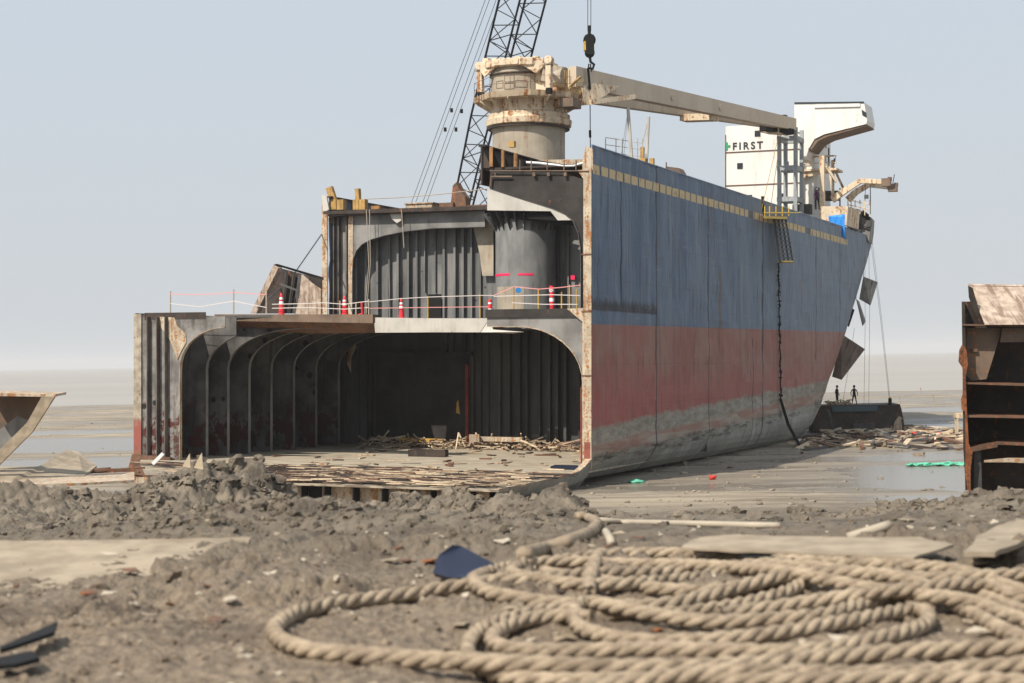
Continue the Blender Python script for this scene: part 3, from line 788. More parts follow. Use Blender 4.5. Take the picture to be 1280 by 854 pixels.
for a0, a1, z0, z1 in ((262,282,101,93),(262,282,110,103),(284,308,108,100),(240,258,108,99)):
    z0 = zc(z0,hr); z1 = zc(z1,hr); mb = MB()
    for aa, bb, za, zb in ((a0,a1,z0,z0),(a0,a1,z1,z1),(a0,a0,z0,z1),(a1,a1,z0,z1)):
        pts = [Vector((HX+(hr+.01)*math.cos(R(aa+(bb-aa)*t_)), (hr+.01)*math.sin(R(aa+(bb-aa)*t_)), za+(zb-za)*t_)) for t_ in (0,.25,.5,.75,1)]
        mb.tube(pts, .022, 4)
    CP(mb, 'access_panel', M['brown'])
zl, zh = zc(80.5,2.3), zc(71,2.3)
pf = [(-2.45,-1.0),(-1.8,-1.95),(-1.0,-2.3),(1.0,-2.3),(1.8,-1.95),(2.4,-1.0),(2.4,1.5),(1.2,2.3),(-1.3,2.3),(-2.45,1.4)]
mb = MB(); mb.prism([Vector((HX+x,y,zl)) for x,y in pf], (0,0,zh-zl))
for sx in (-1, 1):
    mb.prism([Vector((HX+sx*2.5,-1.5,zc(73,1.8))), Vector((HX+sx*2.5,-1.5,zc(84,1.8))), Vector((HX+sx*2.0,-1.8,zc(93,1.8))), Vector((HX+sx*1.1,-2.05,zc(82,2))), Vector((HX+sx*1.1,-2.05,zc(74,2)))], (0,.25,0))
CP(mb, 'top_frame', M['cream'], bevel=.05)
mb = MB()
mb.box((HX-1.0,-2.38,zl+.06), (HX+.9,-2.31,zh-.08)); mb.box((HX-2.4,-1.3,zh), (HX-1.95,-.7,zh+.3)); mb.box((HX-1.4,-1.9,zh),(HX-1.0,-1.6,zh+.12)); mb.box((HX+1.7,-1.6,zh),(HX+2.1,-1.2,zh+.12)); mb.box((HX+.5,-2.1,zh),(HX+.9,-1.8,zh+.1))
CE(mb, 'top_fitting', M['cream'])
for x, yy, ya, yb in ((-3.35,-1.2,79,112), (2.85,-3.1,78,113)):
    top = Vector((x, yy, zc(ya,-yy))); bot = Vector((x+(.1 if x < 0 else 0), yy, zc(yb,-yy)))
    mb = MB(); mb.beam(top, bot, .42, .45); mb.tube([top+Vector((0,-.28,.0)), top+Vector((0,.28,.0))], .30, 14)
    cyl = CP(mb, 'luffing_cylinder', M['cream'], bevel=.04)
    mb = MB(); mb.beam(bot+Vector((0,0,-.02)), bot+Vector((0,0,-.36)), .38, .38); CP(mb, 'cylinder_foot', M['black'])
    mb = MB(); mb.beam(top+Vector((0,-.24,-.35)), top+Vector((0,.24,-.35)), .45, .06); CP(mb, 'cylinder_band', M['drust'])
    mb = MB(); mb.tube([top+Vector((0,.1,0)), Vector((HX+(2.3 if x > 0 else -2.3), -1.2, top.z-.05))], .13, 8); CP(mb, 'trunnion', M['ped'])
# jib: two box girders converging on the rest, positions in ship frame
def Cs(px, py, Y):  # camera-frame pixel at depth -> ship local minus crane loc
    return SHIPM.inverted() @ C(px, py, Y) - crane.location
mb = MB()
nearA = Cs(715, 96, 121.0); nearB = Cs(991, 156, 152.0)
def girder(mb, A, B, w, h0, h1):
    d = (B-A).normalized(); x = d.cross(Vector((0,0,1))).normalized(); z = Vector((0,0,1))
    vs = [A - x*w/2 + z*h0/2, A + x*w/2 + z*h0/2, A + x*w/2 - z*h0/2, A - x*w/2 - z*h0/2,
          B - x*w/2 + z*h1/2, B + x*w/2 + z*h1/2, B + x*w/2 - z*h1/2, B - x*w/2 - z*h1/2]
    mb.add(vs, [(0,1,2,3),(7,6,5,4),(0,4,5,1),(1,5,6,2),(2,6,7,3),(3,7,4,0)])
girder(mb, nearA, nearB, .7, 1.45, 1.05)
CP(mb, 'jib_girder', M['jib'])
side = (nearB-nearA).normalized().cross(Vector((0,0,1))).normalized()
if (side.y > 0) is False: side = -side
farA = nearA - Vector((0,0,0)) + side*0; 
lat = (nearB-nearA).normalized().cross(Vector((0,0,1))).normalized()
if lat.x > 0: lat = -lat
farA = nearA + lat*5.0; farB = nearB + lat*1.7 + Vector((0,0,.25))
mb = MB(); girder(mb, farA, farB, .7, 1.4, .95); CP(mb, 'jib_girder', M['jib'])
mb = MB()
for t, w_ in ((.10,1.4),(.60,1.3),(.95,2.0)):
    a = nearA.lerp(nearB, t); b = farA.lerp(farB, t)
    mb.beam(a+(b-a)*.04+Vector((0,0,-.75)), b+Vector((0,0,-.75)), w_, .55)
CE(mb, 'jib_crossbeam', M['cream'])
mb = MB()
mb.prism([Cs(712,100,121.4), Cs(742,104,122.5), Cs(775,108,125), Cs(738,131,121.6), Cs(730,131,121.4), Cs(728,112,121.2)], tuple(lat*2.0))
mb.beam(Cs(738,128,121.5), Cs(793,121,124), .35, .35)
CP(mb, 'jib_heel', M['cream'])
mb = MB(); mb.tube([nearA + Vector((-.5,0,.0)), nearA+lat*.7+Vector((-.5,0,0))], .72, 20); mb.beam(nearA+Vector((-.7,0,.1)), Vector((1.6,-1.0,zc(96))), .9, 1.2); CP(mb, 'jib_hinge', M['ped'])
mb = MB()
for dx in (0,.22,.5): mb.tube([Cs(706+dx*12,88,120.3), Cs(706+dx*12,110,120.3)], .04, 5)
mb.tube([Cs(712,108,120), Cs(726,96,120)], .1, 6); mb.tube([Cs(711,112,120), Cs(722,100,120)], .06, 6)
for y_ in (102,108,114): mb.tube([Cs(720,y_,120.3), Cs(729,y_+1,120.3)], .03, 4)
for x_ in (720,725,729): mb.tube([Cs(x_,99,120.3), Cs(x_,118,120.3)], .03, 4)
CE(mb, 'ladder', M['ochre2'])
mb = MB()
for t in (.1, .38, .60): a = nearA.lerp(nearB, t); mb.tube([a - lat*.35, a - lat*.43], .24, 14)
CE(mb, 'girder_boss', M['jib'])
mb = MB(); q = nearA.lerp(nearB, .965)+Vector((0,0,-.75)); mb.beam(q-Vector((1.5,2.5,-.15)), q+Vector((.3,.4,0)), .8, .5); mb.cbox(nearB+Vector((-.7,-.6,.68)), (.6,.6,.25)); CP(mb, 'jib_head', M['black'])

# ---- jib rest (crutch)
mb = MB(); r0 = SV(975, 166, 63); r1 = SV(998, 166, 63)
z0, z1 = 17.8, SV(985,161,63).z
xs = (r0.x+.1, r1.x-.1); ys = (62.4, 64.6)
for x in xs:
    for y in ys: mb.beam((x,y,z0), (x,y,z1), .32, .32)
for py in (173, 210, 249):
    z = SV(985, py, 62.4).z
    for y in ys: mb.beam((xs[0]-.2,y,z), (xs[1]+.2,y,z), .3, .42)
    for x in xs: mb.beam((x,ys[0],z), (x,ys[1],z), .3, .42)
P(mb, 'jib_rest', M['crutch'])

# ---- superstructure
sup = bpy.data.objects.new('superstructure', None); COL.objects.link(sup); sup.parent = ship
V1 = 68.0
def SP(mb, name, mat, **k): return mb.build(name, mat, parent=sup, **k)
a = SV(907, 158, V1); b = SV(1003, 158, V1)
mb = MB(); mb.box((a.x, V1, 17.0), (b.x, 77.5, a.z)); SP(mb, 'deckhouse', M['white'])
mb = MB(); mb.box((b.x, V1+.5, 17.0), (b.x+.9, 75.5, SV(1010,166,V1).z)); SP(mb, 'stair_casing', M['white'])
mb = MB()
for py in (191, 232.5):
    z = SV(907, py, V1).z; mb.box((a.x-.02, V1-.05, z-.05), (b.x+.1, V1, z+.05))
mb.box((a.x-.04, V1-.05, 17), (a.x+.05, V1, a.z-.8))
mb.each('seam', M['rust'], parent=sup)
for px, py, s_ in ((947,167,5),(925,207.5,5),(983,205,4),(977,245.5,5),(937,247,4.5)):
    c = SV(px, py, V1); h = s_/2133*158/1.05
    mb = MB(); mb.box((c.x-h*.75,V1-.06,c.z-h*.75), (c.x+h*.75,V1-.01,c.z+h*.75)); wobj = SP(mb, 'window', M['glass'])
# lettering
def text(body, px, py, v, size, mat, parent):
    cu = bpy.data.curves.new('lettering', 'FONT'); cu.body = body; cu.size = size; cu.align_x = 'LEFT'; cu.offset = .022; cu.extrude = .01; cu.space_character = 1.38
    ob = bpy.data.objects.new('tmp', cu); COL.objects.link(ob)
    dg = bpy.context.evaluated_depsgraph_get(); me = bpy.data.meshes.new_from_object(ob.evaluated_get(dg))
    bpy.data.objects.remove(ob)
    me.materials.clear(); me.materials.append(mat)
    m = bpy.data.objects.new('lettering', me); COL.objects.link(m); m.parent = parent
    p = SV(px, py, v); m.location = p; m.rotation_euler = (R(90), 0, 0)
    return m
text('FIRST', 915.5, 187.3, V1-.04, .93, M['letter'], sup)
mb = MB(); c = SV(909.8,183,V1); mb.box((a.x+.02,V1-.045,c.z-.38), (a.x+.22,V1-.02,c.z+.38)); mb.box((a.x+.22,V1-.045,c.z-.11), (a.x+.46,V1-.02,c.z+.11)); SP(mb, 'emblem', M['gsign'])
# bridge wing
VW = 66.0
mb = MB(); w0 = [(993,128),(1080,128),(1084,150),(1083,155),(1030,168),(1018,174),(1011,186),(1007,198),(1004,198),(1003,165),(993,165)]
mb.prism([SV(x,y,VW) for x,y in w0], (0,3.4,0)); wing = SP(mb, 'bridge_wing', M['white'])
mb = MB(); mb.beam(SV(1018,133,VW-.06), SV(1075,131.5,VW-.06), .14, .28); SP(mb, 'wing_rail', M['white'])
mb = MB(); mb.prism([SV(1077,137,VW-.03), SV(1083,141,VW-.03), SV(1083.5,147,VW-.03), SV(1078,144,VW-.03)], (0,-.03,0)); mb.prism([SV(993,128,VW-.03), SV(1080,127,VW-.03), SV(1080,129,VW-.03), SV(993,130,VW-.03)], (0,-.03,0)); SP(mb, 'window', M['glass'])
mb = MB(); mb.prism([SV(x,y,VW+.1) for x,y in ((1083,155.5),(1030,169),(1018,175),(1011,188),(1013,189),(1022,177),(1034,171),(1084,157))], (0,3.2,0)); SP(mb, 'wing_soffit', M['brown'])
# aft casing shade side windows
for px,py in ((1025,177),(1030,178)):
    c = SU(px, py, -b.x-.95) if False else Vector((b.x+.93, 72+(px-1025)*.3, SV(px,py,72).z))
    mb = MB(); mb.box((c.x,c.y-.15,c.z-.35), (c.x+.03,c.y+.15,c.z+.35)); SP(mb, 'window', M['glass'])
# platforms, posts and stairs on the starboard side
mb = MB()
zp = SV(1010,213,V1).z
mb.box((b.x,V1-.2,zp-.1), (b.x+3.2,V1+2.5,zp+.1)); mb.prism([Vector((b.x,V1,zp-.1)), Vector((b.x+3.2,V1,zp-.1)), Vector((b.x,V1,zp-.7))], (0,.1,0))
for zz in (.6,1.2): mb.tube([(b.x,V1-.15,zp+zz), (b.x+3.2,V1-.15,zp+zz)], .04, 5)
for x in (0,1.1,2.2,3.1): mb.tube([(b.x+x,V1-.15,zp), (b.x+x,V1-.15,zp+1.2)], .04, 5)
zq = SV(1010,197,V1).z; mb.box((b.x,V1,zq), (b.x+2.9,V1+.3,zq+.12))
SP(mb, 'side_platform', M['cream'])
mb = MB()
q = SV(1028,195,66); mb.beam((q.x,66,17.5), (q.x,66,q.z), .42, .42)
mb.beam(SV(1030,205,66), SV(1046,228,66.5), .22, .22); mb.beam(SV(1040,205,70), SV(1054,235,70), .2,.2); mb.beam(SV(1041,200,70), SV(1041,250,70), .25,.25)
mb.beam(SV(1036,205,68), SV(1042,250,68), .18, .18)
SP(mb, 'mast_post', M['cream'])
mb = MB()
for px, y0, y1 in ((1036,185,210),(1043,198,205),(1012,240,262),(1020,235,262),(1024,245,262),(1050,235,262)): mb.tube([SV(px,y0,69), SV(px,y1,69)], .07, 5)
mb.box(tuple(SV(1008,203,V1+.9)), tuple(SV(1012,213,V1+1.2)))
mb.cbox(SV(1017,240,69.5), (1.8,.8,.7)); mb.cbox(SV(1040,245,70.5), (1.2,.8,.9)); mb.cbox(SV(1003,262,66), (1.6,1,.9))
mb.tube([SV(1008,230,69.5), SV(1040,242,69.5)], .05, 5)
mb.each('deck_gear', M['dgrey'], parent=sup)
# poop deck block
pz = SV(1030,262,64).z
mb = MB(); mb.prism([SV(1026,258,62.5), SV(1060,258,62.5), SV(1058,282,62.5), SV(1026,274,62.5)], (0,5,0)); P(mb, 'winch_house', M['cream'])
mb = MB(); mb.prism([SV(1059,258,72.5), SV(1074,262,72.5), SV(1089,272,72.5), SV(1088,288,72.5), SV(1086,302,72.5), SV(1059,296,72.5)], (-.5,4,0)); P(mb, 'stern_bulwark', M['grey'])
mb = MB()
for q in ([(1062,262),(1072,268),(1068,277),(1062,275)], [(1078,262),(1087,269),(1087,277),(1078,271)], [(1063,285),(1070,289),(1069,296),(1063,293)], [(1073,288),(1083,295),(1082,303),(1073,298)]):
    mb.prism([SV(x,y,72.4) for x,y in q], (0,.05,0))
PE(mb, 'mooring_opening', M['black'])
mb = MB()
for q in ([(1073,264),(1077,266),(1076,300),(1072,298)], [(1070,278),(1087,284),(1087,287),(1070,281)]): mb.prism([SV(x,y,72.3) for x,y in q], (0,.1,0))
mb.prism([SV(x,y,72.2) for x,y in ((1082,276),(1089,275),(1089,283),(1083,284))], (0,.3,0))
PE(mb, 'stern_stay', M['dgrey'])
mb = MB()
for px in (1060,1064,1069,1075,1081,1087): mb.tube([SV(px,250,69), SV(px,264+(px-1060)*.25,69)], .05, 5)
for dy in (0,6): mb.tube([SV(1060,250+dy,69), SV(1088,256+dy,69)], .04, 5)
P(mb, 'handrail', M['cream'])
# davits
for pts, v in (([(1040,250),(1054,240),(1076,226),(1108,228)], 68.0), ([(1060,250),(1070,240),(1086,231),(1116,235)], 71.0)):
    mb = MB(); q = [SV(x,y,v) for x,y in pts]
    for i in range(3): mb.beam(q[i], q[i+1], .5-.05*i, .62-.08*i, w1=.45-.05*i, h1=.54-.08*i)
    d = P(mb, 'davit', M['cream'], bevel=.03)
    mb = MB(); mb.cbox(q[3], (.8,.6,.7)); mb.cbox(q[3]+Vector((.3,0,.3)), (.3,.5,.3)); mb.build('davit_head', M['brown'], parent=d)
mb = MB(); mb.tube([SV(1115,235,71), SV(1118,218,71)], .04, 5); mb.tube([SV(1088,232,69.5), SV(1088,268,69.5)], .05, 5); mb.tube([SV(1082,232,70), SV(1081,258,70)], .03, 5); mb.cbox(SV(1083,246,70), (.35,.3,.35)); P(mb, 'davit_wire', M['wire'])
# foremast wires etc on deck: two thin masts with rails
mb = MB()
def W_(px, py, v=30): return SV(px, py, v)
mb.tube([W_(785,135), W_(790,204)], .13, 8); mb.tube([W_(811,146,31), W_(808,208,31)], .11, 8); mb.tube([W_(811,146,31), W_(803,180,31)], .05, 5)
PE(mb, 'signal_mast', M['lgrey'])
mb = MB()
for py0, py1 in ((172,176),(181,184),(190,193)): mb.tube([W_(757,py0), W_(803,py1+3)], .025, 4)
for px in (757,770,778,797,803): mb.tube([W_(px,173), W_(px,205)], .035, 4)
for px,py in ((779,140),(775,160)): mb.tube([W_(785,138), W_(px,205)], .015, 4)
P(mb, 'handrail', M['lgrey'])
mb = MB(); mb.cbox(W_(803,198), (.25,.25,1.6)); mb.cbox(W_(800,204), (1.0,.6,.6)); mb.cbox(W_(815,205), (.3,.3,.8)); PE(mb, 'deck_gear', M['ochre2'])
mb = MB(); mb.prism([SV(832,208,30), SV(848,210,30), SV(852,217,30), SV(832,217,30)], (0,1.2,0)); mb.tube([SV(833,203,30), SV(833,212,30)], .05,5); P(mb, 'hatch_box', M['brown'])
mb = MB(); mb.box(tuple(SU(1036,270,-.0)+Vector((-.2,0,0))), tuple(SU(1036,270,-.0)+Vector((0,0.2,0.2)))); 
# bulwark posts proud of the top
mb = MB()
for v in (35.4,): mb.box(tuple(S(.1,v-.1,10.2)), tuple(S(-.08,v+.1,12.0)))
P(mb, 'edge_post', M['black'])

# ---- loose things hanging on the ship
# boarding net with yellow platform
e = SW(SU(975, 272, -.1)); 
stair = empty('boarding_ladder', e, 'dark latticed boarding ladder with a yellow platform hanging on the blue hull side', 'ladder')
mb = MB(); inv = Matrix.Translation(e).inverted() @ SHIPM
def IU(px, py, u): return inv @ SU(px, py, u)
L0 = [IU(968,274,-.5), IU(982,274,-.35)]; L1 = [IU(975,328,-1.0), IU(991,328,-.9)]
for k in range(4):
    a = L0[0].lerp(L0[1], k/3); b = L1[0].lerp(L1[1], k/3); mb.beam(a, b, .12)
for k in range(11):
    t = k/10; a = L0[0].lerp(L1[0], t); b = L0[1].lerp(L1[1], t); mb.beam(a, b, .11)
mb.build('lattice', M['dgrey'], parent=stair)
mb = MB(); mb.prism([IU(954,270,-.05), IU(984,271,-.05), IU(984,271,-1.1), IU(954,270,-1.1)], (0,0,-.18)); mb.beam(IU(976,327,-1.0), IU(989,327,-.9), .35, .12); mb.build('platform', M['yrail'], parent=stair)
mb = MB()
for px in (956,962,970,978,986): mb.tube([IU(px,258,-.6), IU(px,270,-.6)], .04, 5)
mb.tube([IU(955,266,-.6), IU(1000,266,-.6)], .04, 5); mb.tube([IU(952,262,-.2), IU(972,175,-2)], .02, 4); mb.tube([IU(963,262,-.2), IU(973,190,-2)], .02, 4)
mb.build('handrail', M['yrail'], parent=stair)
# fender chain
mb = MB(); pts = []
for k in range(70):
    py = 330 + k*2.45; pts.append(SW(SU(973+ .045*k + .5*math.sin(k*.7), py, -.18)))
for i, p in enumerate(pts):
    if rnd.random() < .6: mb.cbox(p, (.10+.22*rnd.random(), .10, .05+.12*rnd.random()), Matrix.Rotation(rnd.gauss(0,.3),3,'Y'))
mb.tube(pts, .055, 5)
mb.tube([pts[-1], SW(SU(985,530,-.5)), G(1001,560,.1)], .12, 6)
thing_mesh(mb, 'hanging_chain', M['black'], 'black lumpy chain hanging down the hull side below the boarding ladder', 'chain')
# tarp
mb = MB(); ob = SHIPM
n = 8
vs = []; 
tl, tr, bl, br = SV(1036,270,61.8), SV(1056,268,61.8), SV(1037,281,61.8), SV(1057,300,61.8)
bl = SV(1037,281,61.8)
for j in range(n+1):
    for i in range(n+1):
        p = tl.lerp(tr, i/n).lerp(bl.lerp(br, i/n), j/n); p = p + Vector((0, -.12*math.sin(i*2.2+j*.8)-.05, 0)); vs.append(SW(p))
mb.add(vs, [(j*(n+1)+i, j*(n+1)+i+1, (j+1)*(n+1)+i+1, (j+1)*(n+1)+i) for j in range(n) for i in range(n)])
tp = thing_mesh(mb, 'tarpaulin', M['tarp'], 'bright blue tarpaulin draped over the cream winch house at the ship stern', 'tarpaulin', smooth=True); thick(tp, .02)
# hanging plates
def plate(pts, Y, dY, mat, label, extra=None):
    mb = MB(); q = [C(x, y, Y + dY*i) for i, (x, y) in enumerate(pts)]
    mb.prism(q, (.05,.12,.03))
    root = empty('hanging_plate', q[-1], label, 'steel plate', 'cut plates hanging under the stern')
    o = Vector(root.location); mb.v = [tuple(Vector(p)-o) for p in mb.v]
    mb.build('plate', mat, parent=root)
    mb = MB(); a = q[0]-o; mb.tube([a, (C(extra[0], extra[1], Y)-o)], .03, 5); mb.build('sling', M['wire'], parent=root)
    mb = MB()
    for k in (1,2): 
        A = q[0].lerp(q[1], k/3)-o; B = q[-1].lerp(q[2] if len(q)>3 else q[1], k/3)-o
        mb.beam(A+Vector((0,-.08,0)), B+Vector((0,-.08,0)), .06, .12)
    mb.build('stiffener', mat, parent=root)
M['plate1'] = paint('hanging_plate_grey', (.34,.33,.30), .2, ramt=.2, sc=1.5)
M['plate2'] = paint('hanging_plate_brown', (.24,.19,.16), .25, ramt=.35, sc=1.5)
plate([(1079,346),(1097,353),(1088,382),(1074,374)], 160, .4, M['plate1'], 'squarish pale grey plate hanging highest under the ship stern', (1081,300))
plate([(1070,374),(1074,378),(1082,402),(1078,408)], 160, .1, M['plate1'], 'narrow pale strip of plate hanging just below the squarish plate', (1074,330))
plate([(1064,385),(1068,388),(1061,409),(1058,406)], 158, .1, M['bluep'], 'small dark blue plate strip hanging close to the hull', (1066,340))
plate([(1052,418),(1081,437),(1052,475),(1040,471)], 157, .4, M['plate2'], 'largest brown hanging plate, lowest of those under the stern', (1058,400))
mb = MB()
for (x0,y0,x1,y1) in ((1081,300,1080,505),(1086,300,1086,504),(1087,290,1112,504),(1090,300,1113,504),(1068,410,1053,505)):
    mb.tube([C(x0,y0,160), C((x0+x1)/2+1,(y0+y1)/2,157), C(x1,y1,154)], .015, 4)
thing_mesh(mb, 'tow_wires', M['wire'], 'thin steel wires running from the stern down to the black pontoon', 'wires')

# cones and posts on the tween deck
def cone(px, v, h, label, spike=False):
    p = SV(px, 394, v); p.z = DK+7; p = SW(p)
    root = empty('traffic_cone' if not spike else 'marker_post', p, label, 'traffic cone' if not spike else 'marker post', 'red cones on the middle deck' if not spike else 'red posts on the middle deck')
    mb = MB()
    if spike: mb.tube([(0,0,0),(0,0,h)], .13, 10)
    else: mb.lathe([(.24,0),(.24,.06),(.19,.07),(.14,h*.55),(.08,h*.9),(.03,h),(0,h)], (0,0,0), 16)
    mb.build('body', M['cone'], parent=root, smooth=False)
    mb = MB()
    for a, b in (((.50,.62),(.70,.80)) if not spike else ((.35,.5),(.75,.85))):
        ra = (.13 if spike else np.interp(a, [0.1,.55,.9], [.19,.14,.08]))+.008; rb = (.13 if spike else np.interp(b, [0.1,.55,.9], [.19,.14,.08]))+.008
        mb.lathe([(ra,h*a),(rb,h*b)], (0,0,0), 16)
    mb.each('reflective_band', M['refl'], parent=root)
cone(352, 5.0, 1.42, 'red and white traffic cone in front of the tilted wreck plate')
cone(431, 5.0, 1.15, 'red and white traffic cone just right of the tall port edge column')
cone(502, 15.8, 1.4, 'red and white traffic cone in front of the ribbed upper bulkhead, right of the others')
cone(613, 15.5, 1.2, 'short red marker post left of the grey pedestal', True)
cone(690, .9, 1.35, 'red marker post between the grey pedestal and the hull edge', True)
def barrier(posts, v, tapes, label):
    P0 = SW(SV(posts[0][0], 392, v))
    root = empty('tape_barrier', P0, label, 'barrier', 'tape barriers on the middle deck')
    inv = Matrix.Translation(P0).inverted() @ SHIPM
    for px, y0, y1 in posts:
        mb = MB(); a = SV(px, y1, v); a.z = DK+7; b = SV(px, y0, v); mb.tube([inv @ a, inv @ b], .045, 6); mb.build('post', M['ochre'] if px > 500 else M['pale'], parent=root)
    for pts, mt in tapes:
        mb = MB(); q = [inv @ SV(x, y, v-.05) for x, y in pts]
        mb.strip(q, [p+Vector((0,0,-.045)) for p in q], (.0,.01,0)); mb.build('tape', M[mt], parent=root)
barrier([(213,364,390),(292,362,390),(333,364,390)], .6, [([(213,367),(240,368),(270,367),(292,365),(333,368)], 'tapep'), ([(213,379),(250,383),(292,376),(333,384)], 'tapew')], 'tape barrier on thin posts at the far left of the middle deck')
barrier([(385,372,393),(425,376,393),(445,378,394),(461,374,394)], 4.7, [([(340,380),(385,379),(405,378),(430,380),(461,376)], 'tapew'), ([(340,385),(385,384),(430,386),(461,384)], 'tapew')], 'tape barrier between the two left traffic cones')
barrier([(535,370,395),(600,368,395)], 15.6, [([(461,377),(500,373),(535,371),(600,369),(617,369)], 'tapew'),([(461,385),(535,384),(617,383)], 'tapep')], 'long white tape line in front of the ribbed upper bulkhead')
barrier([(642,358,386),(673,361,386),(702,365,386),(712,356,386),(721,362,386)], .7, [([(617,369),(642,358),(673,361),(700,359),(734,355)], 'tapep'), ([(617,370),(650,369),(690,368),(725,369)], 'tapew'), ([(640,378),(680,380),(722,380)],'tapew')], 'tape barrier round the foot of the grey pedestal')
mb = MB(); c = SW(SV(648,363,.6)); mb.tube([c+Vector((0,-.05,0)), c+Vector((0,.02,0))], .16, 14); thing_mesh(mb, 'round_sign', plain('blue_sign', (.03,.2,.5), .5), 'small round blue sign tied to the barrier by the pedestal', 'sign')
mb = MB(); mb.tube([SW(SV(448,394,4.9)), SW(SV(453,392,4.6))+Vector((0,0,0)), SW(SV(452,378,4.5))], .07, 6); thing_mesh(mb, 'bent_rod', M['cone'], 'bent orange red rod sticking up beside the second cone', 'rod')

# tilted wreck plate on port side of tween deck
root = empty('wreck_section', SW(S(27.5, 11, DK)), 'tilted dark torn deck section leaning against the tall port edge column', 'wreck section')
inv = Matrix.Translation(root.location).inverted() @ SHIPM
def V_(x, y, v): return inv @ SV(x, y, v)
mb = MB(); mb.strip([V_(313,392,9), V_(342,331,9)], [V_(320,392,9), V_(348,335,9)], inv.to_3x3() @ Vector((0,.5,.02))); mb.build('edge_plate', M['corr'], parent=root)
mb = MB(); mb.prism([V_(318,392,12.5), V_(345,334,12.5), V_(402,349,12.5), V_(402,392,12.5)], inv.to_3x3() @ Vector((0,.1,0))); mb.build('back_plate', M['drust'], parent=root)
mb = MB(); mb.prism([V_(342,331,9), V_(345,330,9), V_(403,347,12), V_(403,350,12)], inv.to_3x3() @ Vector((0,.15,.02))); 
for k in range(4): mb.beam(V_(352+k*8,392,12.2), V_(358+k*9,340+k*2,12.2), .1, .3)
mb.beam(V_(350,355,11), V_(374,364,11), .12, .12); mb.beam(V_(368,372,11), V_(372,392,11), .1, .1)
mb.build('stiffener', M['dgrey'], parent=root)
mb = MB(); mb.prism([V_(377,343,9.5), V_(392,356,9.5), V_(401,362,9.5), V_(401,393,9.5), V_(369,393,9.5), V_(374,370,9.5)], inv.to_3x3() @ Vector((0,.15,0))); mb.build('bent_panel', M['corr'], parent=root)
mb = MB(); mb.tube([SW(SV(322,385,8.5)), SW(SV(361,352,14)), SW(SV(402,293,23.9))], .05, 5)
thing_mesh(mb, 'stay_wire', M['wire'], 'diagonal wire from the tall port edge column down to the tilted wreck section', 'wire')
# two lines hanging before the upper bulkhead
mb = MB()
mb.tube([SW(SV(458,262,23.4)), SW(SV(461,330,23.4)), SW(SV(456,392,23.4))], .03, 5); mb.tube([SW(SV(462,262,23.4)), SW(SV(463,330,23.4)), SW(SV(458,392,23.4))], .03, 5)
mb.tube([SW(SV(502,262,23.4)), SW(SV(505,310,23.4))], .03, 5)
thing_mesh(mb, 'hanging_ropes', M['pale'], 'thin pale ropes hanging from the upper deck edge before the ribbed bulkhead', 'ropes')

# debris heap inside the hold + planks on tank top
mb = MB(); r3 = random.Random(11)
def plank(mb, c, L, w, t, az, el, roll=0):
    rot = Matrix.Rotation(az, 3, 'Z') @ Matrix.Rotation(el, 3, 'Y') @ Matrix.Rotation(roll, 3, 'X'); mb.cbox(c, (L, w, t), rot)
for k in range(430):
    u = r3.uniform(4.5, 24); v = 18.5 + 2.6*r3.random()**1.0 - abs(r3.gauss(0,.6))
    if u > 23 and r3.random() < .5: continue
    mb.cur = r3.choice([0,0,1,1,2,3])
    plank(mb, S(u, v, -6.05 + r3.random()**2*.55), r3.uniform(.3,1.9), r3.uniform(.04,.16), r3.uniform(.03,.10), r3.uniform(0,3.14), r3.gauss(0,.2))
for k in range(12):
    mb.cur = 1; plank(mb, S(r3.uniform(6,24), r3.uniform(18,20.5), -5.6), r3.uniform(1.0,2.0), .08, .08, r3.uniform(0,3.14), r3.choice([-1,1])*r3.uniform(.6,1.3))
for v in list(mb.v): pass
mb.v = [tuple(SW(Vector(p))) for p in mb.v]
ob = mb.build('timber_debris', [M['wood'], M['woodl'], M['rust'], M['cut']]); tag(ob, 'heap of splintered timber and scrap along the back of the open hold', 'debris', kind='stuff')
mb = MB()
for k in range(1100):
    u = r3.uniform(.3, 26); v = -13.6 + 10.5*r3.random()**1.3
    if u > 14 and v < -13.9 + (u-14)*.8: continue
    mb.cur = r3.choice([0,0,1,2,4,4,4])
    plank(mb, S(u, v, -6.08 + r3.random()*.14), r3.uniform(.8,3.8), r3.uniform(.03,.14), r3.uniform(.02,.06), r3.gauss(0,.25), r3.gauss(0,.03))
for k in range(90):
    mb.cur = r3.choice([0,1,2,3,4])
    plank(mb, S(r3.uniform(2,24), r3.uniform(-4,16), -6.07), r3.uniform(.3,1.6), r3.uniform(.05,.3), r3.uniform(.02,.08), r3.uniform(0,3.14), 0)
mb.v = [tuple(SW(Vector(p))) for p in mb.v]
ob = mb.build('plank_litter', [M['wood'], M['woodl'], M['rust'], M['cut'], M['drust']]); tag(ob, 'broken planks and strips of plate littering the ship bottom at the open cut', 'debris', kind='stuff')
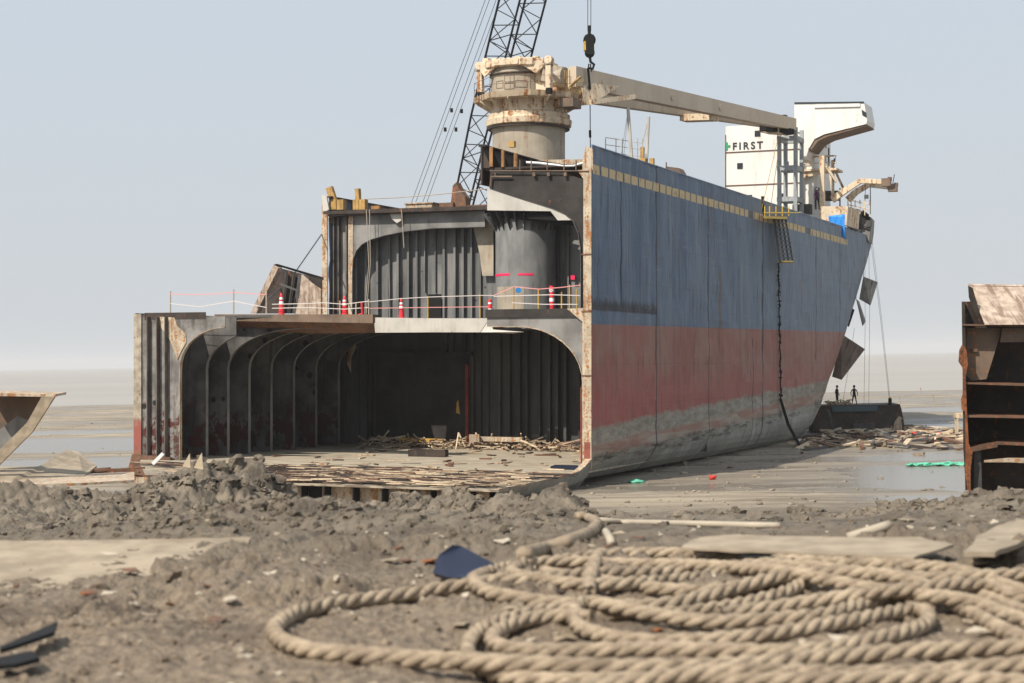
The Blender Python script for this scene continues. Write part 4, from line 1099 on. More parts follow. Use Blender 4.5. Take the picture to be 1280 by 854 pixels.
# boxes on the floor
def floor_thing(px, py, v, size, mat, name, label, cat, rot=0):
    p = SV(px, py, v); p.z = -6.1+7; w = SW(p)
    mb = MB(); sx, sy, sz = size
    mb.box((-sx/2,-sy/2,0), (sx/2,-sy/2+.06,sz)); mb.box((-sx/2,sy/2-.06,0), (sx/2,sy/2,sz)); mb.box((-sx/2,-sy/2+.06,0), (-sx/2+.06,sy/2-.06,sz)); mb.box((sx/2-.06,-sy/2+.06,0), (sx/2,sy/2-.06,sz)); mb.box((-sx/2+.06,-sy/2+.06,0), (sx/2-.06,sy/2-.06,.05))
    ob = mb.build(name, mat); ob.location = w; ob.rotation_euler = (0,0,rot); return tag(ob, label, cat)
floor_thing(526, 575, 9.5, (1.5,.6,.42), M['drust'], 'steel_tray', 'open dark steel tray on the hold floor, left one of the pair', 'tray', -.2)
floor_thing(541, 577, 9.5, (1.9,.6,.42), M['drust'], 'steel_tray', 'open dark steel tray on the hold floor, right one of the pair', 'tray', -.35)
p = SV(709,586,1.5)
mb = MB(); q=[SV(688,588,1.0),SV(694,584,2.5),SV(722,583,2.5),SV(724,589,1.0)]
for x in q: x.z = .93
mb.prism([SW(x) for x in q], (0,0,.12)); thing_mesh(mb, 'plastic_sheet', M['bluep'], 'crumpled dark blue sheet on the floor by the starboard bilge', 'sheet')
p = SW(S(20,19.3,-5.6)); mb = MB(); plank(mb, p, 3.2, .3, .25, -.3, .04); thing_mesh(mb, 'yellow_beam', M['ochre'], 'yellow ochre beam lying in the timber heap inside the hold', 'beam')
p = SW(S(13.8,18.7,-5.4)); mb = MB(); plank(mb, p, 3.4, .4, .3, -.35, .02); mb.cbox(p+Vector((-1.7,0,.1)), (.7,.5,.5)); thing_mesh(mb, 'scrap_girder', M['cut'], 'pale flanged girder lying on top of the timber heap', 'girder')

# ================================================================= CRAWLER CRANE BEHIND
foot = C(524, 513, 168); tip = C(737, -333, 126.5)
cr = empty('crawler_crane', (foot.x-1.5, foot.y+1.0, 0), 'black lattice boom crawler crane rising behind the ship', 'crane')
o = Vector(cr.location)
def KP(mb, name, mat, **k):
    mb.v = [tuple(Vector(p)-o) for p in mb.v]; return mb.build(name, mat, parent=cr, **k)
d = (tip-foot).normalized(); wx = Matrix.Rotation(R(28), 3, d) @ d.cross(Vector((0,0,1))).normalized(); wz = wx.cross(d).normalized()
def wd(t): return float(np.interp(t, [0,.5,.9,1], [.9,2.65,2.65,.8]))
def chord(t, i):
    s = ((-1,-1),(1,-1),(1,1),(-1,1))[i]; c = foot.lerp(tip, t); h = wd(t)/2
    return c + wx*s[0]*h + wz*s[1]*h
mb = MB(); n = 46
ts = [i/n for i in range(n+1)]
for i in range(4):
    mb.tube([chord(t, i) for t in ts], .10, 6)
for k in range(n):
    for i in range(4):
        j = (i+1) % 4
        a, b = (i, j) if k % 2 == 0 else (j, i)
        mb.tube([chord(ts[k], a), chord(ts[k+1], b)], .045, 4, cap=False)
        if k % 4 == 0: mb.tube([chord(ts[k], i), chord(ts[k], j)], .045, 4, cap=False)
KP(mb, 'boom', M['boom'])
mast = C(487, 355, 176); 
mb = MB()
for dx in (-1.3, 1.3):
    for e_ in (-.16, .16):
        a = tip + Vector((dx*.3+e_,0,0)); b = mast + Vector((dx*.45+e_*1.3,0,0)); mb.tube([a, b], .028, 4)
KP(mb, 'pendant_line', M['wire'])
mb = MB()
for px, py in ((564.5,138),(556.5,162),(577,139),(570,162)):
    t = (py+333)/(355+333.); p = tip.lerp(mast, t*1.0)
    Yv = 126.5 + (176-126.5)*t*.73; p = C(px, py, 126.5+ (176-126.5)*0.60)
    mb.cbox(p, (.26,.26,.36))
KP(mb, 'pendant_shackle', M['black'])
base = foot + Vector((-1.5, 1.0, 0)); bz = 0
mb = MB(); mb.box((base.x-2.2, base.y-3, 1.6), (base.x+2.0, base.y+6, 4.2)); KP(mb, 'machinery_house', M['bluep'], bevel=.08)
mb = MB(); mb.box((base.x+2.05, base.y-3.6, 1.7), (base.x+3.5, base.y-1.2, 4.0)); KP(mb, 'cab', M['glass'], bevel=.1)
for sx in (-3.2, 2.4):
    mb = MB(); mb.box((base.x+sx-.5, base.y-4, .1), (base.x+sx+.5, base.y+4, 1.3)); 
    for yy in (-4, 4): mb.tube([(base.x+sx-.5, base.y+yy, .7), (base.x+sx+.5, base.y+yy, .7)], .6, 14)
    for k in range(16): mb.box((base.x+sx-.55, base.y-3.9+k*.5, 1.3), (base.x+sx+.55, base.y-3.6+k*.5, 1.38))
    KP(mb, 'track', M['black'])
mb = MB(); mb.beam((base.x-1, base.y+4, 4.2), mast+Vector((-.8,0,0)), .3); mb.beam((base.x+1, base.y+4, 4.2), mast+Vector((.8,0,0)), .3); mb.beam((base.x, base.y-2, 4.2), mast, .25); mb.beam(mast+Vector((-1,0,0)), mast+Vector((1,0,0)), .3); KP(mb, 'gantry', M['boom'])
# hoist line + hook block + slings on the jib
hb = C(737, 60, 122.5)
hx = hb.x; hy = hb.y
mb = MB()
for dx in (-.11, .11): mb.tube([(hx+dx,hy,hb.z+1.2), tip+Vector((dx,0,0))], .028, 4)
KP(mb, 'hoist_rope', M['wire'])
mb = MB(); mb.tube([(hx,hy-.18,hb.z+.55), (hx,hy+.18,hb.z+.55)], .45, 16); mb.tube([(hx,hy-.15,hb.z-.35), (hx,hy+.15,hb.z-.35)], .36, 16); mb.box((hx-.3,hy-.25,hb.z-.5), (hx+.32,hy+.25,hb.z+.9)); mb.tube([(hx,hy,hb.z+.8),(hx,hy,hb.z+1.6)], .12, 8)
mb.tube([(hx,hy,hb.z-.6), (hx+.05,hy,hb.z-1.0), (hx+.3,hy,hb.z-1.2), (hx+.2,hy,hb.z-1.5), (hx-.1,hy,hb.z-1.45)], .1, 8)
hk = KP(mb, 'hook_block', M['black'])
mb = MB(); mb.box((hx-.42,hy-.28,hb.z-.2), (hx-.28,hy+.28,hb.z+.45)); KP(mb, 'block_cheek', M['ochre'])
mb = MB()
mb.tube([C(736,80,122.5), C(735,90,122.3)], .05, 5); mb.tube([C(738,80,122.5), C(739,90,122.5)], .05, 5)
mb.strip([C(733.5,85,121.5), C(736,112,121.6)], [C(736.5,85,121.7), C(739,112,121.8)], (0,.03,0))
mb.tube([C(737.5,112,122.5), C(738,200,122.5)], .035, 5); mb.tube([C(737.5,163,122.5), C(737.7,172,122.5)], .10, 6)
KP(mb, 'lifting_sling', M['black'])

# ================================================================= TERRAIN
def hsh(ix, iy, s):
    h = (ix.astype(np.int64)*374761393 + iy.astype(np.int64)*668265263 + s*1442695041) & 0x7fffffff
    h = ((h ^ (h >> 13)) * 1274126177) & 0x7fffffff
    return ((h ^ (h >> 16)) & 0xffffff) / float(0xffffff)
def vn(x, y, s=0):
    ix = np.floor(x); iy = np.floor(y); fx = x-ix; fy = y-iy
    fx = fx*fx*fx*(fx*(fx*6-15)+10); fy = fy*fy*fy*(fy*(fy*6-15)+10)
    a = hsh(ix, iy, s); b = hsh(ix+1, iy, s); c = hsh(ix, iy+1, s); d = hsh(ix+1, iy+1, s)
    return (a*(1-fx)+b*fx)*(1-fy) + (c*(1-fx)+d*fx)*fy
def fbm(x, y, s=0, o=4, g=.5):
    r = 0; a = 1; t = 0
    for i in range(o): r = r + a*vn(x, y, s+i*17); t += a; a *= g; x = x*2.03+7.1; y = y*2.03+3.3
    return r/t
def worley(x, y, s=0):
    ix = np.floor(x); iy = np.floor(y); best = np.full_like(x, 9.0)
    for dx in (-1,0,1):
        for dy in (-1,0,1):
            cx = ix+dx; cy = iy+dy
            qx = cx+hsh(cx, cy, s); qy = cy+hsh(cx, cy, s+5)
            best = np.minimum(best, (x-qx)**2+(y-qy)**2)
    return np.sqrt(best)
def sm(a, b, x): t = np.clip((x-a)/(b-a), 0, 1); return t*t*(3-2*t)
PY = [-40, 12, 13, 14, 16, 20, 30, 40, 60, 72, 80, 88, 300, 330, 400]
PH = [1.35, 1.35, 1.36, 1.45, 1.60, 1.97, 2.90, 3.85, 5.70, 6.78, 6.97, 7.0, 7.0, 7.25, 7.8]
BUMPS = []   # x, y, sx, sy, h, rotlump
def bump(px, Y, wpx, sy, h): BUMPS.append(((px-640)/F*Y, Y, wpx/F*Y, sy, h))
# grey mud pile left
bump(290, 40, 48, 2.0, .98); bump(235, 38, 58, 2.4, .72); bump(180, 36.5, 40, 2.0, .35); bump(336, 41, 22, 1.4, .55); bump(130, 36, 35, 1.5, .22)
# mid pile
bump(390, 37, 40, 2, .40); bump(450, 34, 45, 2, .32); bump(520, 30, 35, 1.8, .28); bump(570, 27, 36, 1.5, .46); bump(700, 24, 30, 1.2, .44); bump(640, 25, 40, 1.5, .36)
bump(300, 17.5, 70, 1.2, .16); bump(410, 17, 60, 1.2, .20); bump(500, 16, 60, 1, .16); bump(620, 18, 50, 1, .14); bump(470, 30, 70, 2, .18); bump(420, 24, 60, 1.6, .12)
bump(255, 15.5, 30, .5, .17); bump(160, 17, 60, 1, .14); bump(320, 17, 60, .8, .16)
bump(1190, 24, 50, 1.5, .10); bump(1260, 23, 50, 1.5, .14); bump(1330, 20, 60, 2, .2); bump(60, 49, 190, 5.5, .85); bump(-200, 49, 190, 5.5, .85); bump(1130, 30, 30, 1.2, .2)
bump(1000, 34, 220, 2.0, .10)

def bil(x, y, s=0, o=4, g=.55):
    r = 0; a = 1; t = 0
    for i in range(o): r = r + a*np.abs(2*vn(x, y, s+i*13)-1); t += a; a *= g; x = x*2.1+3.7; y = y*2.1+1.9
    return r/t
def dome(x, y, s): return 1-np.clip(worley(x, y, s), 0, 1)**2*1.2
def gh(X, Y):
    h = -np.interp(Y, PY, PH) + 7.0
    mid = sm(12.5, 15, Y)*(1-sm(62, 76, Y))
    px = 640 + F*X/np.maximum(Y, 5)
    rough = mid*(1 - .65*sm(740, 820, px)*(1-sm(1060, 1150, px)))
    lum = 0
    for bx, by, sx, sy, bh in BUMPS:
        g = np.exp(-((X-bx)/sx)**2*.5 - ((Y-by)/sy)**2*.5)
        lum = lum + bh*g
    wx_ = X + .7*fbm(X*1.6, Y*1.6, 90, 3); wy_ = Y + .7*fbm(X*1.6+9, Y*1.6, 91, 3)
    c1 = dome(wx_*.9, wy_*.7, 3); c2 = dome(wx_*2.1, wy_*1.6, 4); c3 = dome(wx_*5.5, wy_*4.5, 8)
    big = fbm(X*.22, Y*.22, 30, 3)-.5
    fall = np.clip(Y/30, .62, 1.3)
    h = h + lum*(.68+.3*c1) + rough*fall*(.22*big + .08*(c1-.7) + .10*(c2-.7) + .06*(c3-.7) + .28*(bil(X*1.5, Y*1.3, 40, 5, .62)-.4))
    h = h + sm(.1,.5,lum)*(.12*(c2-.7)+.08*(c3-.7)+.30*(bil(X*1.7, Y*1.5, 44, 5, .62)-.4))
    fg = 1-sm(12, 15, Y)
    h = h + fg*(.05*(fbm(X*1.1, Y*1.1, 50, 3)-.5)*2 + .05*(bil(X*3.5, Y*3.5, 9, 4, .6)-.4) + (.09+.22*sm(.40,.60,fbm(X*.9+4, Y*.9, 13, 3)))*(bil(X*1.8, Y*2.3, 19, 5, .62)-.3)*sm(8.0,9.5,Y)*(1-.9*sm(-2.2,-2.9,X)*sm(9.0,9.8,Y)) + .022*(fbm(X*16, Y*16, 60, 3)-.5)*2 + .10*np.exp(-(X+2.0)**2/1.2-(Y-12.2)**2/.6)*bil(X*4,Y*4,33,4,.6)*1.5)
    # tidal flat
    flat = sm(72, 84, Y)
    h = h + flat*(.30*(fbm(X*.028+3, Y*.075, 70, 4)-.5) + .12*(fbm(X*.25, Y*.6, 71, 3)-.5) + .07*(fbm(X*1.6, Y*2.0, 72, 5,.6)-.5) + .03)
    def dip(cx, cy, sx, sy, d): return -d*np.exp(-(((X-cx)/sx)**2+((Y-cy)/sy)**2)**1.5)
    wv = .15+1.5*fbm(X*.12+2, Y*.30, 77, 4)
    h = h + wv*dip(20, 80, 5.5, 5.5, .24)*flat + wv*dip(25, 95, 6, 8, .22) + wv*dip(25, 114, 8, 3, .14)
    h = h + wv*(dip(-62, 185, 34, 6, .26) + dip(-62, 166, 34, 7, .26) + dip(-62, 148, 30, 5, .24) + dip(-34, 126, 8, 6, .28)) + dip(60, 205, 60, 8, .16) + dip(44,160,20,6,.16)
    # keep dry around hull
    return h
def build_ground():
    ys = list(np.arange(-40, 6, 1.0)) + list(np.arange(6, 14.5, .026))
    y = 14.5
    while y < 90: ys.append(y); y += .055 + (y-14.5)*.0022
    while y < 420: ys.append(y); y *= 1.0045
    ys += [440, 480, 560, 700, 1000, 2000, 5000, 12500]
    ys = np.array(ys)
    ts = np.concatenate([np.linspace(-1.6, -.36, 40)[:-1], np.linspace(-.36, .36, 760), np.linspace(.36, 1.6, 40)[1:]])
    T, YY = np.meshgrid(ts, ys); XX = T*np.maximum(YY, 8)
    Z = gh(XX, YY)
    Z[YY > 410] = -1.0
    nr, nc = Z.shape
    co = np.stack([XX, YY, Z], -1).reshape(-1, 3).astype(np.float32)
    i = np.arange(nr*nc).reshape(nr, nc)
    q = np.stack([i[:-1,:-1], i[:-1,1:], i[1:,1:], i[1:,:-1]], -1).reshape(-1, 4).astype(np.int32)
    me = bpy.data.meshes.new('ground'); me.vertices.add(len(co)); me.vertices.foreach_set('co', co.ravel())
    me.loops.add(q.size); me.loops.foreach_set('vertex_index', q.ravel())
    me.polygons.add(len(q)); me.polygons.foreach_set('loop_start', np.arange(0, q.size, 4, dtype=np.int32)); 
    me.polygons.foreach_set('use_smooth', np.ones(len(q), dtype=bool)); me.materials.append(M['mud']); me.update(calc_edges=True); me.validate()
    ob = bpy.data.objects.new('ground', me); COL.objects.link(ob); tag(ob, kind='structure')
build_ground()
def gz(x, y): return float(gh(np.array([float(x)]), np.array([float(y)]))[0])
def gp(px, py):
    """ground point seen at a photo position (walk the ray)"""
    d = (MR @ Vector(((px - CX) / F, 1, (CY - py) / F))) - Vector((0, 0, CAMZ))
    ys = np.concatenate([np.arange(5, 90, .05), np.arange(90, 400, .3)])
    zz = CAMZ + d.z*ys; g = gh(d.x*ys, ys); k = np.argmax(zz <= g)
    return Vector((d.x*ys[k], ys[k], g[k]))
mb = MB(); mb.add([(-1500,68,-.045),(1500,68,-.045),(1500,306,-.045),(-1500,306,-.045)], [(0,1,2,3)])
tag(mb.build('tide_pool_water', M['pool'], fix=False), kind='structure')
mb = MB(); mb.add([(-20000,300,-.055),(20000,300,-.055),(20000,12400,-.055),(-20000,12400,-.055)], [(0,1,2,3)])
tag(mb.build('sea_water', M['sea'], fix=False), kind='structure')

# clods and stones
ico = []
def ico_pts():
    import bmesh
    bm = bmesh.new(); bmesh.ops.create_icosphere(bm, subdivisions=2, radius=1); vs = [v.co.copy() for v in bm.verts]; fs = [tuple(v.index for v in f.verts) for f in bm.faces]; bm.free(); return vs, fs
IV, IF = ico_pts()
IVa = np.array([tuple(v) for v in IV])
def clod(mb, c, s, seed, flat=.6):
    r = np.array([1+.75*(mnoise.noise(Vector(v)*1.3+Vector((seed,0,0)))) + .5*mnoise.noise(Vector(v)*2.9+Vector((0,seed,0))) for v in IV])
    P_ = IVa*r[:,None]*np.array([s, s*rnd.uniform(.6,1.1), s*flat]); a = rnd.uniform(0, 6.28)
    ca, sa = math.cos(a), math.sin(a)
    x = P_[:,0]*ca-P_[:,1]*sa; y = P_[:,0]*sa+P_[:,1]*ca
    mb.add(list(zip(x+c[0], y+c[1], P_[:,2]+c[2])), IF)
mb = MB()
pts = []
for k in range(1500):
    y = rnd.uniform(7.0, 14.5); x = rnd.uniform(-.36, .36)*y; pts.append((x, y, abs(rnd.gauss(0, .014))+.006))
for k in range(1700):
    y = 14 + 40*rnd.random()**1.6; t = rnd.uniform(-.34, .34)
    px = 640+F*t
    if 760 < px < 1080 and rnd.random() < .7: continue
    pts.append((t*y, y, (abs(rnd.gauss(0, .032))+.015)*min(1.5, .5+y/30)))
for k in range(3200):
    b = rnd.choice(BUMPS); y = b[1]+rnd.gauss(0,1.1)*b[3]; x = b[0]+rnd.gauss(0,1.2)*b[2]
    if y < 13.5: continue
    pts.append((x, y, (abs(rnd.gauss(0,.05))+.02 + (.12*rnd.random() if rnd.random() < .10 else 0))*min(1.4, y/28)))
gzs = gh(np.array([p[0] for p in pts]), np.array([p[1] for p in pts]))
for k, ((x, y, s), z) in enumerate(zip(pts, gzs)):
    mb.cur = rnd.choice([0,0,0,0,0,1]) if (y < 14.5 and s < .03) else 0
    clod(mb, (x, y, z-s*.05), s, k*.37, rnd.uniform(.5,.95))
def stone_mat():
    t = NT('pale_stones'); return t.fin(t.mix(t.noise(5), (.32,.26,.19), (.55,.48,.38)), .85)
M['stone'] = stone_mat()
tag(mb.build('mud_clods', [M['mud'], M['stone']], smooth=False, fix=False), 'clods of mud and small stones strewn over the shore', 'clods', kind='stuff')
mb = MB()
for k in range(130):
    y = rnd.uniform(7.4, 16); x = rnd.uniform(-.34,.34)*y; z = gz(x, y); a0 = rnd.uniform(0,6.28); s_ = abs(rnd.gauss(0,.035))+.02
    m_ = rnd.randint(4,6); pts_ = [(x+s_*rnd.uniform(.6,1.4)*math.cos(a0+6.28*i/m_), y+s_*rnd.uniform(.5,1.2)*math.sin(a0+6.28*i/m_), z+rnd.uniform(.0,.03)) for i in range(m_)]
    mb.cur = rnd.choice([0,0,1,2]); mb.prism(pts_, (0,0,.008))
tag(mb.build('litter_flakes', [M['stone'], M['rust'], M['dusty']]), 'flakes of paint, rust scale and shell lying on the foreground mud', 'litter', kind='stuff')
# far small dots of debris on the flats
mb = MB()
for k in range(900):
    y = 78+150*rnd.random()**1.8; t = rnd.uniform(-.3, .3); x = t*y
    s = abs(rnd.gauss(0,.08))+.04; clod(mb, (x, y, gz(x,y)+s*.1), s, k*.77)
tag(mb.build('mud_lumps', M['mud'], smooth=True, fix=False), 'scattered mud lumps out on the wet flats', 'lumps', kind='stuff')

# ================================================================= ROPES
def catmull(p, step):
    p = [np.array(q, float) for q in p]; p = [2*p[0]-p[1]] + p + [2*p[-1]-p[-2]]; out = []
    for i in range(1, len(p)-2):
        n = max(2, int(np.linalg.norm(p[i+1]-p[i])/step))
        for k in range(n):
            t = k/n; out.append(.5*((2*p[i]) + (-p[i-1]+p[i+1])*t + (2*p[i-1]-5*p[i]+4*p[i+1]-p[i+2])*t*t + (-p[i-1]+3*p[i]-3*p[i+1]+p[i+2])*t**3))
    out.append(p[-2]); return np.array(out)
LAID = np.zeros((0,3))
def rope(paths_px, r, label, group=None, step=.03, gh_=None):
    global LAID
    pts = []
    for (px, py) in paths_px:
        g = G(px, py, 5.66 + r) if py > 683 else gp(px, py); pts.append((g.x, g.y))
    c = catmull(pts, step); n = len(c)
    base = gh(c[:,0], c[:,1])
    k = np.ones(9)/9; base = np.convolve(np.pad(base, 4, mode='edge'), k, 'valid')
    z = base + r*.85
    for i in range(n):
        m = z[i]
        if len(LAID):
            d = np.hypot(LAID[:,0]-c[i,0], LAID[:,1]-c[i,1]); q = d < 2*r
            if q.any(): m = max(m, (LAID[q,2] + np.sqrt(np.maximum(0, (1.85*r)**2-d[q]**2))).max())
        j = i - int(.7/step)
        if j > 0:
            d = np.hypot(c[:j,0]-c[i,0], c[:j,1]-c[i,1]); q = d < 2*r
            if q.any(): m = max(m, (z[:j][q] + np.sqrt(np.maximum(0, (1.85*r)**2-d[q]**2))).max())
        z[i] = m
    for it in range(3):
        w = 31; zz = np.pad(z, w//2, mode='edge'); z = np.maximum(np.convolve(zz, np.hanning(w+2)[1:-1]/np.hanning(w+2)[1:-1].sum(), 'valid'), base + r*.5) if it else np.maximum(z, np.convolve(zz, np.ones(w)/w, 'valid'))
    P3 = np.column_stack([c, z]); LAID = np.vstack([LAID, P3[::2]])
    # strands
    tg = np.gradient(P3, axis=0); tg /= np.linalg.norm(tg, axis=1)[:,None]
    sd = np.cross(tg, [0,0,1.]); sd /= np.linalg.norm(sd, axis=1)[:,None]; up = np.cross(sd, tg)
    s = np.concatenate([[0], np.cumsum(np.linalg.norm(np.diff(P3, axis=0), axis=1))])
    mb = MB(); pitch = r*6.6; ns = 9
    V = []; Fc = []
    for a in range(3):
        ph = 2*math.pi*s/pitch + a*2*math.pi/3
        cen = P3 + (sd*np.cos(ph)[:,None] + up*np.sin(ph)[:,None])*r*.42
        for k_ in range(ns):
            an = 2*math.pi*k_/ns
            V.append(cen + (sd*math.cos(an)+up*math.sin(an))*r*.58)
    V = np.array(V)     # (3*ns, n, 3)
    vs = V.transpose(1,0,2).reshape(-1,3)
    tot = 3*ns
    for i in range(n-1):
        for a in range(3):
            for k_ in range(ns):
                q0 = i*tot+a*ns+k_; q1 = i*tot+a*ns+(k_+1) % ns
                Fc.append((q0, q1, q1+tot, q0+tot))
    for a in range(3):
        Fc.append(tuple(a*ns+k_ for k_ in range(ns))); Fc.append(tuple((n-1)*tot+a*ns+k_ for k_ in reversed(range(ns))))
    mb.v = [tuple(q) for q in vs]; mb.f = Fc; mb.m = [0]*len(Fc)
    return thing_mesh(mb, 'mooring_rope', M['rope'], label, 'rope', group, smooth=True, fix=False)
gr = 'heavy hawsers coiled on the foreground mud'
# lower tangled hawser, first layer
rope([(1500,760),(1380,742),(1280,722),(1200,724),(1120,722),(1060,722),(1000,728),(940,738),(880,742),(800,738),(740,729),(700,722),(680,716),(700,709),(750,706),(820,705),(880,706),(940,708),(985,716),(1010,728),(990,742),(940,752),(880,760),(830,765),(780,766),(735,762),(690,764),(640,772),(600,783),(584,798),(592,815),(625,828),(680,835),(760,838),(850,846),(950,850),(1080,846),(1200,840),(1320,846),(1450,860)], .041,
     'thick twisted hawser lying lowest, winding through the middle of the coil', gr)
rope([(1500,800),(1400,790),(1300,770),(1240,752),(1190,742),(1130,748),(1090,757),(1030,771),(960,776),(890,778),(830,774),(775,768),(735,762),(718,768),(722,781),(750,790),(800,798),(860,800),(930,797),(1000,789),(1080,776),(1140,764),(1160,770),(1150,785),(1090,800),(1000,812),(900,812),(800,809),(700,806),(640,802),(615,792),(630,780),(680,772),(740,775)], .042,
     'thick twisted hawser with a tight bend left of the coil centre', gr)
# big outer hawser
rope([(1480,830),(1400,812),(1280,802),(1180,806),(1080,812),(960,824),(860,830),(760,832),(640,829),(540,823),(450,817),(385,811),(350,798),(344,784),(372,768),(430,756),(500,747),(560,741),(610,738),(680,735),(740,728),(800,722),(850,716),(920,712),(990,712)], .045,
     'thick twisted hawser making the wide outer loop that reaches farthest left', gr)
rope([(1500,790),(1400,765),(1280,738),(1200,722),(1120,716),(1040,713),(970,708),(900,697),(840,692),(770,692),(700,699),(640,709),(603,722),(592,736),(606,748),(660,755),(740,757),(820,755),(880,748),(940,740),(1000,733),(1060,732),(1120,738),(1170,750),(1220,768),(1262,790),(1300,806),(1380,850)], .045,
     'thick twisted hawser on top, running along the far side of the coil', gr)
rope([(1500,735),(1400,728),(1300,728),(1200,731),(1100,729),(1020,722),(960,718),(900,722),(840,731),(780,740),(720,742),(668,736),(640,727),(660,716),(720,712),(790,713),(860,716),(930,724),(980,733),(1060,745),(1140,756),(1210,764),(1260,775),(1330,790)], .042, 'thick hawser threading through the middle of the coil above the lowest strands', gr)
rope([(1480,845),(1380,838),(1280,832),(1160,834),(1040,840),(920,846),(800,852),(700,858)], .043, 'thick hawser strand nearest the camera at the bottom right', gr)
rope([(752,698),(747,706),(742,724),(737,742),(736,752)], .042, 'short rope end standing across the far strands of the coil', gr)
rope([(1500,765),(1380,752),(1280,757),(1230,748),(1150,756),(1060,760),(980,764),(900,770)], .042, 'thick hawser crossing the right side of the coil just below the top strand', gr)
# rope trailing from the mud pile
def simple_rope(pts, r, label, mat=M['pale'], name='thin_rope', lift=0):
    q = [gp(x, y) for x, y in pts]; c = catmull([(p.x, p.y) for p in q], .12); 
    z = gh(c[:,0], c[:,1]); kk = np.ones(11)/11; z = np.convolve(np.pad(z, 5, mode='edge'), kk, 'valid')+r*1.0+lift
    mb = MB(); mb.tube([(a, b, zz) for (a, b), zz in zip(c, z)], r, 7); return thing_mesh(mb, name, mat, label, 'rope', smooth=True)
def G_rope(pts, r, label, mat, name='trailing_rope'):
    q = [gp(x, y) for x, y in pts]
    d = [max(0, 1)*(p.y) for p in q]
    # keep the run smooth in depth, resting on or just above the ground
    ys = np.array([p.y for p in q]); ys = np.minimum.accumulate(ys[::1]) if ys[0] > ys[-1] else ys
    q2 = []
    for (x, y), Y in zip(pts, ys): q2.append(C(x, y, float(Y)))
    c = catmull([tuple(p) for p in q2], .06); mb = MB(); mb.tube([(a, b, zz+r*.6) for a, b, zz in c], r, 8); return thing_mesh(mb, name, mat, label, 'rope', smooth=True)
def C_rope(pts, r, label, mat, name='trailing_rope'):
    q = [C(x, y, Y) for x, y, Y in pts]; c = catmull([tuple(p) for p in q], .06); mb = MB(); mb.tube([tuple(p) for p in c], r, 8); return thing_mesh(mb, name, mat, label, 'rope', smooth=True)
G_rope([(722,649),(736,651),(746,657),(742,667),(728,676),(706,684),(680,692),(655,699)], .052, 'thick rope end coming down from the mud pile towards the coil', M['rope'])
G_rope([(728,650),(760,653),(790,655),(860,657),(930,659),(975,660)], .03, 'thin pale rope stretched straight over the mud behind the coil', M['pale'], 'thin_rope')
G_rope([(757,667),(762,676),(765,684)], .03, 'short pale rope stub behind the hawser coil', M['pale'], 'rope_stub')
G_rope([(1060,676),(1090,667),(1112,660)], .035, 'pale pole lying behind the long steel plate', M['pale'], 'wooden_pole')
C_rope([(1215,634,26),(1245,627,25),(1290,616,24),(1330,606,23)], .075, 'pale pipe lying before the rusty block at the right', M['pale'], 'bent_pipe')
# steel plates in the foreground
def gplate(top, th, mat, label, h=None, name='steel_plate', under=None):
    mb = MB(); q = [G(x, y, h[i] if isinstance(h, list) else h) for i, (x, y) in enumerate(top)]; n = len(q)
    # subdivide edges a little for an irregular outline
    pts = []
    for i in range(n):
        a, b = q[i], q[(i+1) % n]; m = max(2, int((b-a).length/.12))
        for k in range(m):
            p = a.lerp(b, k/m); p = p + Vector((rnd.gauss(0,.008), rnd.gauss(0,.012), rnd.gauss(0,.003))); pts.append(p)
    mb.prism(pts, (0,0,-th)); return thing_mesh(mb, name, mat, label, 'steel plate')
gplate([(850,684),(1140,696),(1196,680),(1150,672),(900,669),(862,675)], .015, M['dusty'], 'long sand covered steel plate lying just behind the hawser coil', 5.80)
mb = MB(); 
for x0_, x1_ in ((950,1150),): 
    a = G(x0_, 691, 5.80); b = G(x1_, 698, 5.80); mb.beam(a+Vector((0,.32,-.06)), b+Vector((0,.32,-.06)), .5, .06)
thing_mesh(mb, 'plate_gap_shade', M['black'], 'dark bar standing in for the shaded gap under the long sandy steel plate', 'timber')  # black bar added to paint the dark gap under the plate
gplate([(1205,690),(1245,690),(1290,672),(1320,655),(1270,648),(1225,668)], .03, M['dusty'], 'buff steel plate half sunk in mud at the right edge', 5.80)
gplate([(-60,742),(120,740),(215,722),(300,690),(315,672),(60,676),(-60,677)], .03, M['dusty'], 'wide sandy steel plate at the left of the foreground', [5.62,5.62,5.64,5.70,5.74,5.75,5.75])
# blue scrap
q = [C(541,716,10.35), C(548,694,10.5), C(566,681,10.6), C(578,683,10.65), C(603,698,10.6), C(622,707,10.4), C(590,723,10.15), C(560,722,10.2)]
mb = MB(); mb.prism(q, (.01,.05,-.03)); thing_mesh(mb, 'blue_scrap_plate', M['bluep'], 'pointed dark blue scrap plate poking from the mud left of the coil', 'scrap plate')
# dark holes bottom left: shaded hollows built as thin black strips
for pts, lb in (([(0,808),(60,782),(72,776),(68,790),(20,806),(0,812)], 'thin dark strip standing in for a shaded hollow at the lower left, upper one of two'), ([(-5,822),(40,813),(50,822),(20,830),(-5,832)], 'thin dark strip standing in for a shaded hollow at the lower left, lower one of two')):
    mb = MB(); mb.prism([G(x,y,5.72) for x,y in pts], (0,0,-.02)); thing_mesh(mb, 'dark_hollow', M['black'], lb, 'dark hollow')
# big clods
for px, py, Y, s, lb in ((262,676,13.6,.12,'big dark clod standing on the end of the left sandy plate'), (235,690,13.2,.09,'low dark clod in front of the left sandy plate')):
    mb = MB(); clod(mb, tuple(C(px,py,Y)), s, px*.1, .7); thing_mesh(mb, 'mud_clod', M['mud'], lb, 'clod', smooth=True)
for px, py, lb, mt in ((148,668,'pale stone in front of the grey mud pile','stone'), (190,660,'yellowish clod at the foot of the grey mud pile','stone')):
    pass
